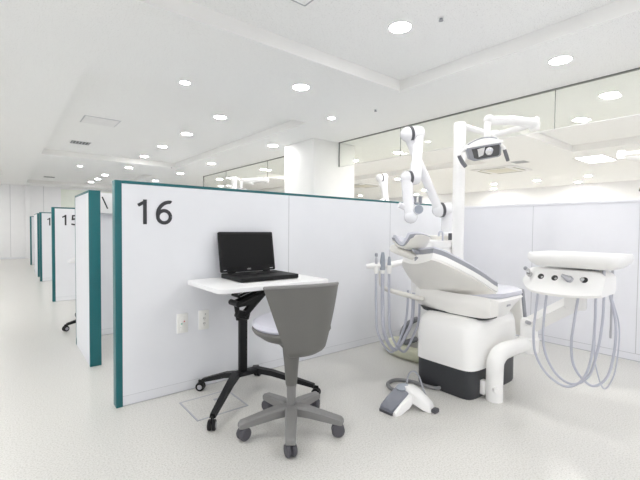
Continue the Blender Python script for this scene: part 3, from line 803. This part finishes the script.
# ------------------------------------------------------------------ robot arm
RB = thing('robot_manipulator', 'white jointed robot arm with dark rings beside the light pole', 'robot arm', (3.06, 2.02, 1.0))
ST = thing('robot_stand', 'white pedestal carrying the robot arm behind the light pole', 'stand', (3.06, 2.02, 0))
b = MB(); b.box((3.06, 2.02, .485), (.20, .22, .93), .01); b.build('pedestal', 'white_plastic', ST)
b = MB(); b.box((3.075, 2.02, .0125), (.21, .36, .025), .006); b.build('foot_plate', 'cream_plastic', ST)
b = MB(); b.box((3.06, 2.02, .975), (.24, .24, .05), .006); b.build('top_plate', 'cream_plastic', ST)
b = MB(); b.box((2.975, 1.878, .985), (.09, .045, .075), .004); b.build('control_box', 'ring_dark', ST)
view = Vector((-.628, -.778, 0.03)); rv = Vector((.778, -.628, 0))
def link(mb, a, b_, r0, r1, n=18):
    a, b_ = Vector(a), Vector(b_)
    mb.tube([a, a.lerp(b_, .5), b_], [r0, (r0 + r1) / 2, r1], n)
b = MB(); b.lathe([(.066, 1.001), (.066, 1.02), (.058, 1.03), (.056, 1.10), (.056, 1.22)], (3.052, 1.985, 0), n=24); b.build('base_joint', 'robot_white', RB)
def ringed(c, d, r, n=24):
    m = MB(); c = Vector(c); d = Vector(d).normalized(); m.lathe([(r * .9, -.010), (r, -.010), (r, .010), (r * .9, .010)], c, d, n); m.build('joint_ring', 'ring_dark', RB)
def hub_(name, c, d, r, L, n=22):
    m = MB(); c = Vector(c); d = Vector(d).normalized()
    m.lathe([(r * .55, -L), (r * .85, -L * .92), (r, -L * .7), (r, L * .7), (r * .85, L * .92), (r * .55, L)], c, d, n); return m
ER, EL = Vector((2.714, 2.056, 1.859)), Vector((2.613, 2.098, 1.840))
WR, WL = Vector((2.581, 1.982, 1.465)), Vector((2.501, 2.007, 1.460))
SR, SL = Vector((3.052, 1.979, 1.234)), Vector((2.965, 2.020, 1.222))
def joint(name, a, b_, r):
    d = (a - b_).normalized()
    m = MB(); m.lathe([(.01, -r * .85), (r * .6, -r * .72), (r * .9, -r * .35), (r, 0), (r, (a - b_).length * .8), (r * .97, (a - b_).length), (r * .85, (a - b_).length + r * .4), (r * .5, (a - b_).length + r * .62), (.01, (a - b_).length + r * .66)], b_, d, 24)
    m.build(name, 'robot_white', RB)
    m = MB(); c = b_.lerp(a, .22); m.lathe([(r * .9, -.013), (r * 1.05, -.013), (r * 1.05, .013), (r * .9, .013)], c, d, 26); m.build('joint_ring', 'ring_dark', RB)
joint('shoulder_joint', SR, SL, .062); joint('elbow_joint', ER, EL, .062); joint('wrist_joint', WR, WL, .056)
m = MB(); link(m, SL, EL, .040, .034); m.ball(SL, .042, 16); m.build('upper_link', 'robot_white', RB)
m = MB(); link(m, ER, WR.lerp(ER, .30), .043, .041); link(m, WR.lerp(ER, .32), WR, .046, .050); m.build('forearm_link', 'robot_white', RB)
m = MB(); link(m, WL, Vector((2.497, 1.985, 1.30)), .046, .042); link(m, Vector((2.497, 1.985, 1.31)), Vector((2.490, 1.955, 1.17)), .048, .042); m.build('wrist_link', 'robot_white', RB)
m = MB(); m.ball((2.492, 1.952, 1.150), .052, 18); link(m, (2.48, 1.99, 1.225), (2.425, 2.015, 1.245), .026, .022); m.build('tool_joint', 'robot_white', RB)
c0 = Vector((2.515, 1.905, 1.205))
m = MB(); m.lathe([(.034, -.04), (.038, 0), (.038, .03), (.034, .034)], c0, view, 22); m.build('camera_head', 'robot_white', RB)
m = MB(); m.lathe([(.034, .033), (.0345, .037), (.01, .038)], c0, view, 22); m.build('camera_lens', 'handpiece', RB)
m = MB()
for q in (-.022, .022):
    p = Vector((2.535, 1.922, 1.262)) + rv * q
    m.box(p + Vector((0, 0, .015)), (.010, .03, .055), .003); m.box(p + Vector((0, 0, .045)) + view * .01, (.03, .02, .010), .003)
m.box((2.535, 1.922, 1.258), (.075, .03, .012), .003)
m.build('gripper', 'lamp_frame', RB)
copy_tree(RB, (4.96, 4.22, 1.0), math.radians(20), 'distant robot arm seen through the glass left of the main robot arm')
copy_tree(ST, (4.96, 4.22, 0), math.radians(20), 'pedestal of the distant robot arm behind the glass')

# ------------------------------------------------------------------ delivery unit
DU = thing('delivery_unit', 'white instrument console and tray on a curved arm right of the dental chair', 'dental console', (2.35, 1.18, 0))
b = MB(); b.tube([(2.350, 1.180, .0), (2.350, 1.180, .19), (2.362, 1.177, .255), (2.42, 1.165, .295), (2.55, 1.14, .308), (2.66, 1.115, .315)], [.050, .050, .051, .051, .047, .043], 18, 5)
b.build('floor_leg', 'white_plastic', DU)
b = MB(); b.cyl((2.31, 1.158, .085), (2.295, 1.138, .085), .018, 14, .004); b.build('leg_knob', 'white_plastic', DU)
b = MB(); b.box((2.325, 1.238, .07), (.04, .03, .09), .006); b.build('leg_bracket', 'white_plastic', DU)
b = MB(); b.lathe([(.055, .255), (.060, .265), (.060, .35), (.052, .36), (.052, .46), (.045, .475), (.01, .478)], (2.665, 1.115, 0), n=24); b.build('swivel_joint', 'white_plastic', DU)
b = MB(); b.tube([(2.665, 1.115, .43), (2.64, 1.02, .50), (2.60, .86, .615), (2.585, .80, .66)], [.054, .052, .050, .050], 4, 3, flat=1.0); b.build('balance_arm', 'white_plastic', DU)
b = MB(); b.tube([(2.60, 1.085, .46), (2.575, 1.095, .47)], .012, 10); b.build('arm_lever', 'dull_steel', DU)
b = MB(); b.lathe([(.05, .60), (.055, .61), (.055, .69), (.045, .70)], (2.56, .82, 0), n=20); b.build('console_pivot', 'white_plastic', DU)
# console: profile in X,Z swept along Y with rounded, swept-back ends
Y0, Y1 = .640, 1.040
rings = []
for i in range(21):
    u = -1 + 2 * i / 20
    y = (Y0 + Y1) / 2 + u * (Y1 - Y0) / 2
    e = max(0, abs(u) - .55) / .45
    sw = .055 * e ** 2.2 if u > 0 else .03 * e ** 2.2
    tt = 1 - .35 * e ** 4
    xf = 2.325 + sw - .012 * (1 - u * u)
    zb = .712 - .016 * (1 - u * u) + (.03 * e ** 2 if u > 0 else 0)
    zt_ = .838 - .03 * e ** 4
    rings.append([(xf + .012, y, zb - .002), (xf, y, zb + .012), (xf + .006, y, zb + .026), (xf + .062, y, zt_ - .006), (xf + .075, y, zt_), (xf + .25 - sw * .5, y, zt_), (xf + .26 - sw * .5, y, zt_ - .012), (xf + .26 - sw * .5, y, zb + .02), (xf + .24 - sw * .5, y, zb)])
b = MB(); b.loft(rings); b.build('console', 'white_plastic', DU, angle=40)
# holder sockets in the sloping face
def slope_pt(y, f=.5):
    u = (y - (Y0 + Y1) / 2) / ((Y1 - Y0) / 2); e = max(0, abs(u) - .55) / .45; sw = .055 * e ** 2.2 if u > 0 else .03 * e ** 2.2
    xf = 2.325 + sw - .012 * (1 - u * u); zb = .712 - .016 * (1 - u * u)
    return Vector((xf + .006 + .056 * f, y, zb + .026 + (.806 - zb) * f))
sl = Vector((-.89, 0, .46))
hys = [.994, .929, .857, .787, .717]
for i, y in enumerate(hys):
    p = slope_pt(y, .62); b = MB(); b.lathe([(.017, -.004), (.017, .0022), (.010, .0026)], p, sl, 18); ho = b.build('instrument_socket', 'dark' if i in (1, 2, 4) else 'white_plastic', DU)
    if i in (1, 2, 4):
        b = MB(); b.lathe([(.0165, -.003), (.021, .001), (.0205, .003), (.0165, .0035), (.0165, -.002)], p, sl, 18); b.build('socket_rim', 'white_plastic', ho)
b = MB(); b.tube([(2.36, .84, .722), (2.345, .84, .705), (2.345, .815, .700), (2.345, .80, .705), (2.36, .80, .722)], .004, 8, 4); b.build('pull_ring', 'seam', DU)
# tray over the console
tr = MB()
def rr3(x0, x1, y0, y1, r, z): return [(p[0], p[1], z) for p in rrect(x0, x1, y0, y1, r, 6)]
tr.loft([rr3(2.36, 2.62, .605, .970, .04, .852), rr3(2.33, 2.65, .578, .997, .05, .876), rr3(2.32, 2.66, .570, 1.005, .05, .893), rr3(2.32, 2.66, .570, 1.005, .05, .918), rr3(2.325, 2.655, .575, 1.000, .05, .927), rr3(2.335, 2.645, .585, .990, .045, .927), rr3(2.345, 2.635, .595, .980, .04, .912), rr3(2.37, 2.61, .62, .957, .03, .910)])
tr.build('tray', 'white_plastic', DU, angle=40)
b = MB()
for y in (.70, .73): b.cyl((2.48, y, .82), (2.48, y, .875), .011, 12)
b.cyl((2.44, .655, .80), (2.44, .655, .875), .008, 12)
b.build('tray_post', 'dull_steel', DU)
b = MB(); b.box((2.50, .76, .862), (.16, .18, .02), .005); b.build('tray_bracket', 'cream_plastic', DU)
b = MB(); b.cyl((2.60, .658, .46), (2.60, .658, .89), .006, 10); b.build('tray_rod', 'dull_steel', DU)

# delivery handpieces with hoses : (socket y, visible instrument?, hose loop)
def dh(pts, xa, xb):
    n = len(pts) - 1
    return [Vector((xa + (xb - xa) * i / n, p[0], p[1])) for i, p in enumerate(pts)]
specs = [
    (.994, dh([(.955, .71), (.972, .56), (.982, .44), (.968, .32), (.905, .222), (.815, .183), (.742, .235), (.703, .36), (.692, .55), (.694, .71)], 2.39, 2.46), 'silver tipped handpiece standing at the left end of the delivery console', 'stand'),
    (.929, dh([(.905, .71), (.922, .56), (.930, .43), (.912, .32), (.86, .232), (.785, .200), (.715, .265), (.684, .40), (.668, .56), (.668, .71)], 2.38, 2.50), 'handpiece sunk in the second socket from the left of the delivery console', 'sunk'),
    (.857, dh([(.755, .71), (.778, .56), (.795, .42), (.780, .29), (.705, .212), (.642, .270), (.618, .40), (.618, .56), (.655, .72)], 2.40, 2.54), 'handpiece sunk in the middle socket of the delivery console', 'sunk'),
    (.787, None, 'short steel handpiece leaning out of the delivery console, second from the right', 'lean'),
    (.717, dh([(.685, .71), (.690, .50), (.690, .34), (.655, .208), (.618, .28), (.605, .42), (.612, .56), (.66, .72)], 2.43, 2.57), 'steel handpiece in the rightmost socket of the delivery console', 'steel'),
]
for y, hose, label, kind in specs:
    p = slope_pt(y, .62); t = thing('dental_handpiece', label, 'handpiece', p)
    b = MB()
    if kind == 'stand':
        b.lathe([(.010, -.02), (.015, .0), (.016, .018), (.013, .022), (.012, .028)], p, sl, 14); q = p + sl * .028
        b.tube([q, q + Vector((.002, .002, .012)), q + Vector((-.004, .012, .024))], [.012, .012, .009], 10, 3)
        b.build('body', 'steel', t)
        b = MB(); b.ball(q + Vector((-.006, .014, .026)), .012, 10); b.build('tip', 'lamp_frame', t)
    elif kind == 'lean':
        d = Vector((-.35, .75, .50)).normalized(); b.lathe([(.016, -.015), (.018, .0), (.014, .02), (.010, .032), (.008, .042)], p, d, 14); b.build('body', 'dull_steel', t)
        b = MB(); b.lathe([(.018, -.002), (.019, .006), (.014, .012)], p, sl, 16); b.build('collar', 'lamp_frame', t)
    elif kind == 'steel':
        b.lathe([(.010, -.02), (.012, .004), (.011, .012), (.006, .016)], p + Vector((0, .008, 0)), sl, 12); b.build('body', 'steel', t)
    else:
        b.lathe([(.005, -.03), (.007, .002), (.006, .006)], p + Vector((0, -.006, -.004)), sl, 12); b.build('body', 'steel', t)
    if hose:
        b = MB(); b.tube(hose, .0065 if kind != 'steel' else .0035, 10, 8); b.build('hose', 'hose', t)

# ------------------------------------------------------------------ foot pedal
FP = thing('foot_pedal', 'grey and white foot control pedal on the floor before the charcoal plinth', 'pedal', (1.80, 1.44, 0))
pd = (Vector((1.885, 1.475, 0)) - Vector((1.675, 1.475, 0))).normalized(); 
PM = frame((1.70, 1.478, 0), (1, .06, 0), (-.06, 1, 0))
b = MB(PM)
rings = []
for x, w, z0, z1 in ((-.015, .040, .012, .030), (0, .046, .010, .040), (.06, .050, .020, .068), (.12, .052, .045, .092), (.17, .050, .065, .108), (.20, .040, .075, .112), (.215, .02, .085, .105)):
    rings.append([(x, -w, z0), (x, -w, z1 - .008), (x, -w + .010, z1), (x, w - .010, z1), (x, w, z1 - .008), (x, w, z0)])
b.loft(rings); pe = b.build('pedal_plate', 'pedal', FP)
b = MB(PM); b.lathe([(.036, -.002), (.0365, .004), (.032, .006)], (.150, .004, .104), (-.25, 0, .97), 24); b.build('pedal_pad', 'handpiece', pe)
b = MB(PM); b.prism(rrect(-.02, .06, -.048, .048, .012, 4), 0, .012); b.build('pedal_sole', 'ring_dark', pe)
b = MB(PM)
def crings(path):
    rings = []
    for (x, y, hw, z0, z1, dx, dy) in path:
        rings.append([(x - dy * hw, y + dx * hw, z0), (x - dy * hw, y + dx * hw, z1 - .012), (x - dy * hw * .7, y + dx * hw * .7, z1), (x + dy * hw * .7, y - dx * hw * .7, z1), (x + dy * hw, y - dx * hw, z1 - .012), (x + dy * hw, y - dx * hw, z0)])
    return rings
b.loft(crings([(.19, .02, .035, .05, .105, 0, -1), (.18, -.03, .045, .06, .118, 0, -1), (.175, -.08, .045, .04, .105, 0.1, -1), (.19, -.125, .040, .015, .075, .2, -1), (.205, -.155, .035, .0, .045, .2, -1), (.21, -.165, .03, .0, .02, .2, -1)]))
b.loft(crings([(.17, -.045, .03, .05, .10, -1, -.1), (.10, -.062, .020, .02, .070, -1, -.1), (.03, -.062, .014, .0, .040, -1, -.0), (-.01, -.058, .010, .0, .02, -1, 0)]))
b.build('pedal_body', 'white_plastic', FP, angle=45)
b = MB(PM); b.tube([(.20, .01, .10), (.235, .02, .155), (.26, .0, .175), (.27, -.03, .15), (.25, -.08, .08), (.235, -.13, .03), (.225, -.165, .012)], .0055, 8, 6); b.build('wire_handle', 'lamp_frame', FP)
b = MB(PM); b.box((.205, -.185, .012), (.045, .03, .024), .006); b.build('rear_foot', 'ring_dark', FP)
b = MB(); b.tube([(1.91, 1.52, .06), (1.93, 1.57, .035), (1.945, 1.66, .016), (2.0, 1.735, .014), (2.09, 1.74, .014), (2.15, 1.66, .014), (2.165, 1.56, .014), (2.19, 1.485, .014), (2.225, 1.462, .03)], .012, 12, 8)
tag(b.build('pedal_cable', 'hose_cable'), 'grey cable looping from the foot pedal to the charcoal plinth', 'cable')

# ------------------------------------------------------------------ ceiling fittings
def downlight_proto(matn):
    t = thing('ceiling_light', 'x', 'ceiling light', (0, 0, 0))
    b = MB(); b.lathe([(.074, 0), (.086, 0), (.087, -.003), (.084, -.006), (.074, -.005), (.074, 0)], n=28)
    b.build('trim_ring', 'vent_white', t)
    b = MB(); b.lathe([(.0005, -.002), (.074, -.002), (.074, -.004), (.0005, -.004)], n=28)
    b.build('diffuser', matn, t)
    return t
P1, P2 = downlight_proto('light'), downlight_proto('light_far')
used = {1: False, 2: False}
def light(x, y, label, z=None, far=False, group='round recessed downlights', size=1.0):
    if z is None:
        inside = any(a < x < b_ and c_ < y < d_ for a, b_ in ((.545, 2.964), (4.96, 7.379)) for c_, d_ in ((-2.45, 2.472), (3.945, 8.80), (10.45, 14.9)))
        z = ZH if inside else ZC
    k = 2 if far else 1; proto = P2 if far else P1
    if not used[k]:
        used[k] = True; proto.location = (x, y, z); tag(proto, label, 'ceiling light', group)
    else: copy_tree(proto, (x, y, z), 0, label, group).scale = (size, size, 1)
# lights of this room that the picture shows
light(2.186, 1.831, 'large bright downlight at the top of the view, inside the near ceiling recess')
light(3.362, 1.224, 'bright downlight on the low ceiling strip in front of the glass, upper right')
light(2.17, 2.99, 'downlight on the ceiling strip just beyond the near recess, upper middle')
light(1.297, 3.582, 'downlight above the number 16, on the strip between the two ceiling recesses', size=.55)
light(3.05, 3.58, 'small downlight in front of the white column', size=.55)
light(2.18, 4.765, 'nearest of the four downlights in a row inside the second ceiling recess')
light(2.18, 5.953, 'second nearest of the four downlights in the second ceiling recess')
light(2.19, 7.154, 'third nearest of the four downlights in the second ceiling recess')
light(2.21, 8.38, 'farthest of the four downlights in the second ceiling recess')
light(3.351, 5.364, 'downlight just left of the white column top')
light(3.33, 7.693, 'downlight over the partition edge, left of the glass top corner')
light(2.17, 9.448, 'lone downlight beyond the second ceiling recess')
light(1.302, 9.952, 'small far downlight right of the square dark vent', size=.55)
light(2.175, 12.12, 'nearest downlight of the far row over the teal panel')
light(2.195, 13.28, 'middle downlight of the far row over the teal panel')
light(2.17, 14.3, 'farthest downlight of the far row, by the end wall')
# rest of the same grid, out of view, carrying the room's light
n = 0
for x, y in [(2.18, .63), (2.18, -1.77), (3.36, -2.2), (1.1, -1.2),
             (-.05, -1.9), (-1.75, 1.2), (-1.75, -1.2), (-1.75, 5.9), (-1.75, 9.9), (-1.75, 13.9),
             (-2.97, 3.3), (-2.97, 4.5), (-2.97, 5.6), (-2.97, 0.6), (-2.97, -1.8), (-2.97, 8.4), (-2.97, 11.0), (-2.97, 13.5),
             (-4.14, 3.9), (-4.14, 6.2), (-4.14, 1.2), (-4.14, -1.6), (-4.14, 9.2), (-4.14, 12.4), (3.36, 9.6), (3.36, 11.6), (3.36, 13.6)]:
    light(x, y, 'round recessed downlight of the same ceiling grid outside the view', group='downlights outside the view')
# beyond the glass
far_vis = [(4.56, 1.224, 'downlight seen through the glass nearest the right edge'), (5.74, 1.85, 'second downlight seen through the glass at right, lower left of the nearest one'),
           (5.70, 4.78, 'downlight behind the glass directly left of the robot elbow'), (5.68, 5.93, 'downlight behind the glass beside the small pane by the column'),
           (4.55, 7.67, 'downlight behind the glass over the distant lamp arm'), (8.04, 6.73, 'faint downlight behind the glass left of the robot forearm'),
           (10.89, 8.0, 'far downlight behind the glass right of the robot wrist'), (10.89, 5.61, 'upper of two far downlights behind the glass below the operating light'),
           (12.06, 6.21, 'lower of two far downlights behind the glass below the operating light'), (10.93, 4.47, 'far downlight behind the glass midway between operating light and right edge'),
           (10.91, 3.30, 'right of the far pair of downlights behind the glass above the console'), (12.05, 3.88, 'left of the far pair of downlights behind the glass above the console')]
for x, y, l in far_vis: light(x, y, l, far=True, group='downlights behind the glass')
for x, y in [(4.56, -1.2), (5.74, -.6), (4.56, 3.6), (4.56, 10.0), (5.74, 8.4), (5.74, 12.5), (8.6, 10.5), (10.9, 11.0), (12.05, 0.8), (10.9, -.6), (8.6, -1.2), (12.05, 9.2), (10.9, 13.5)]:
    light(x, y, 'round recessed downlight in the room behind the glass, outside the view', far=True, group='downlights outside the view')

def panel_light(x0, x1, y0, y1, label, group=None):
    t = thing('panel_light', label, 'ceiling light', ((x0 + x1) / 2, (y0 + y1) / 2, ZC), 0, group)
    f = MB()
    for a, b_ in (((x0, y0), (x1, y0 + .03)), ((x0, y1 - .03), (x1, y1)), ((x0, y0), (x0 + .03, y1)), ((x1 - .03, y0), (x1, y1))): f.span((a[0], a[1], ZC - .008), (b_[0], b_[1], ZC))
    f.build('frame', 'vent_white', t)
    MB().span((x0 + .03, y0 + .03, ZC - .005), (x1 - .03, y1 - .03, ZC - .001)).build('diffuser', 'panel_light', t)
panel_light(8.02, 8.85, 2.2, 2.68, 'rectangular bright ceiling panel seen through the glass at right')
for y in (-1.6, 2.44, 6.2, 10.2, 14.1): panel_light(-.93, -.10, y - .24, y + .24, 'rectangular bright ceiling panel over the aisle outside the view', 'aisle panel lights')

def cassette(x, y, label):
    t = thing('ceiling_cassette', label, 'air conditioner', (x, y, ZC), 0, None)
    MB().box((x, y, ZC - .012), (.92, .92, .024), .006).build('panel', 'vent_white', t)
    MB().box((x, y, ZC - .026), (.50, .50, .008), .003).build('intake_grille', 'cassette', t)
    s = MB()
    for dx, dy in ((-.37, 0), (.37, 0), (0, -.37), (0, .37)): s.box((x + dx, y + dy, ZC - .0245), ((.06, .56) if dx else (.56, .06)) + (.004,))
    s.build('air_slot', 'cassette' , t)
    k = MB()
    for dx, dy in ((-.39, 0), (.39, 0), (0, -.39), (0, .39)): k.box((x + dx, y + dy, ZC - .027), ((.018, .54) if dx else (.54, .018)) + (.004,))
    k.build('air_gap', 'grille', t)
cassette(-.49, 4.18, 'cream ceiling cassette at the left edge of the ceiling')
cassette(-.49, 8.42, 'ceiling cassette on the aisle ceiling at the left edge, a dark slot showing, second')
cassette(-.49, 12.5, 'farthest ceiling cassette on the aisle ceiling at the left edge')
cassette(8.42, 4.18, 'cream ceiling cassette behind the glass below the operating light')
cassette(8.42, 8.42, 'ceiling cassette behind the glass left of the distant robot arm')

def vent(x0, x1, y0, y1, z, label):
    t = thing('ceiling_vent', label, 'vent', ((x0 + x1) / 2, (y0 + y1) / 2, z))
    MB().span((x0, y0, z - .006), (x1, y1, z)).build('backing', 'grille', t)
    s = MB()
    for k in range(6): s.box((x0 + (x1 - x0) * (k + .5) / 6, (y0 + y1) / 2, z - .010), (.012, y1 - y0 - .02, .008))
    s.build('slats', 'seam', t)
    f = MB()
    for a, b_ in (((x0 - .012, y0 - .012), (x1 + .012, y0)), ((x0 - .012, y1), (x1 + .012, y1 + .012)), ((x0 - .012, y0), (x0, y1)), ((x1, y0), (x1 + .012, y1))): f.span((a[0], a[1], z - .008), (b_[0], b_[1], z))
    f.build('frame', 'vent_white', t)
vent(.885, 1.16, 7.62, 7.88, ZH, 'dark square ceiling vent inside the second ceiling recess')
vent(.90, 1.16, 13.55, 13.85, ZH, 'far thin dark ceiling vent near the end wall')
vent(7.60, 7.85, 3.35, 3.6, ZC, 'small dark ceiling vent behind the glass left of the bright panel')
t = thing('access_panel', 'pale square ceiling access panel left of the row of downlights', 'access panel', (1.02, 6.02, ZH))
MB().span((.83, 5.83, ZH - .010), (1.225, 6.21, ZH)).build('door', 'vent_white', t)
f = MB()
for a, b_ in (((.815, 5.815), (1.24, 5.83)), ((.815, 6.21), (1.24, 6.225)), ((.815, 5.83), (.83, 6.21)), ((1.225, 5.83), (1.24, 6.21))): f.span((a[0], a[1], ZH - .004), (b_[0], b_[1], ZH))
f.build('frame', 'seam', t)
t = thing('access_panel', 'square ceiling hatch with thin grey outline at the top edge of the view', 'access panel', (1.29, 1.82, ZH))
MB().span((1.075, 1.61, ZH - .004), (1.505, 2.04, ZH)).build('door', 'ceiling', t)
f = MB()
for a, b_ in (((1.065, 1.60), (1.515, 1.608)), ((1.065, 2.042), (1.515, 2.05)), ((1.065, 1.60), (1.073, 2.05)), ((1.507, 1.60), (1.515, 2.05))): f.span((a[0], a[1], ZH - .005), (b_[0], b_[1], ZH))
f.build('frame', 'tape', t)
for x, y, z, l in ((3.203, 3.012, ZC, 'small dark sprinkler head on the ceiling left of the recess corner'), (2.30, 1.575, ZH, 'tiny sprinkler head on the recess ceiling right of the large downlight'), (2.87, 8.75, ZC, 'far small sprinkler head above the partition')):
    t = thing('ceiling_sprinkler', l, 'sprinkler', (x, y, z))
    b = MB(); b.lathe([(.022, 0), (.022, -.004), (.012, -.006)], (x, y, z), n=16); b.build('escutcheon', 'vent_white', t)
    b = MB(); b.lathe([(.011, -.006), (.011, -.018), (.016, -.020), (.016, -.022)], (x, y, z), n=12); b.build('deflector', 'lamp_frame', t)

# ------------------------------------------------------------------ camera, world, view
cam = bpy.data.cameras.new('camera'); co = bpy.data.objects.new('camera', cam); COL.objects.link(co)
cam.sensor_width = 36.0; cam.sensor_fit = 'HORIZONTAL'; cam.lens = 391.359 / 640 * 36.0; cam.clip_start = .05
R = ((0.7781834710844758, -0.6279762596055146, 0.008735141829648742), (-0.01123151401565223, -0.027821733020497487, -0.9995498007926632), (0.6279365719750946, 0.7777350246347425, -0.028703536934732512))
mw = Matrix.Identity(4)
for i in range(3):
    mw[i][0] = R[0][i]; mw[i][1] = -R[1][i]; mw[i][2] = -R[2][i]
mw[2][3] = 1.05
co.matrix_world = mw
SC.camera = co
w = bpy.data.worlds.new('world'); SC.world = w; w.use_nodes = True
w.node_tree.nodes['Background'].inputs[0].default_value = (.9, .92, 1, 1); w.node_tree.nodes['Background'].inputs[1].default_value = 0.68
SC.view_settings.view_transform = 'Standard'; SC.view_settings.look = 'None'; SC.view_settings.gamma = 1.0; SC.view_settings.use_curve_mapping = False
SC.view_settings.exposure = 0.88
SC.cycles.use_denoising = True
try: SC.cycles.denoiser = 'OPENIMAGEDENOISE'
except Exception: pass
SC.cycles.max_bounces = 12; SC.cycles.diffuse_bounces = 8; SC.cycles.glossy_bounces = 4; SC.cycles.transparent_max_bounces = 12
SC.cycles.sample_clamp_indirect = 8.0
SC.cycles.caustics_reflective = False; SC.cycles.caustics_refractive = False
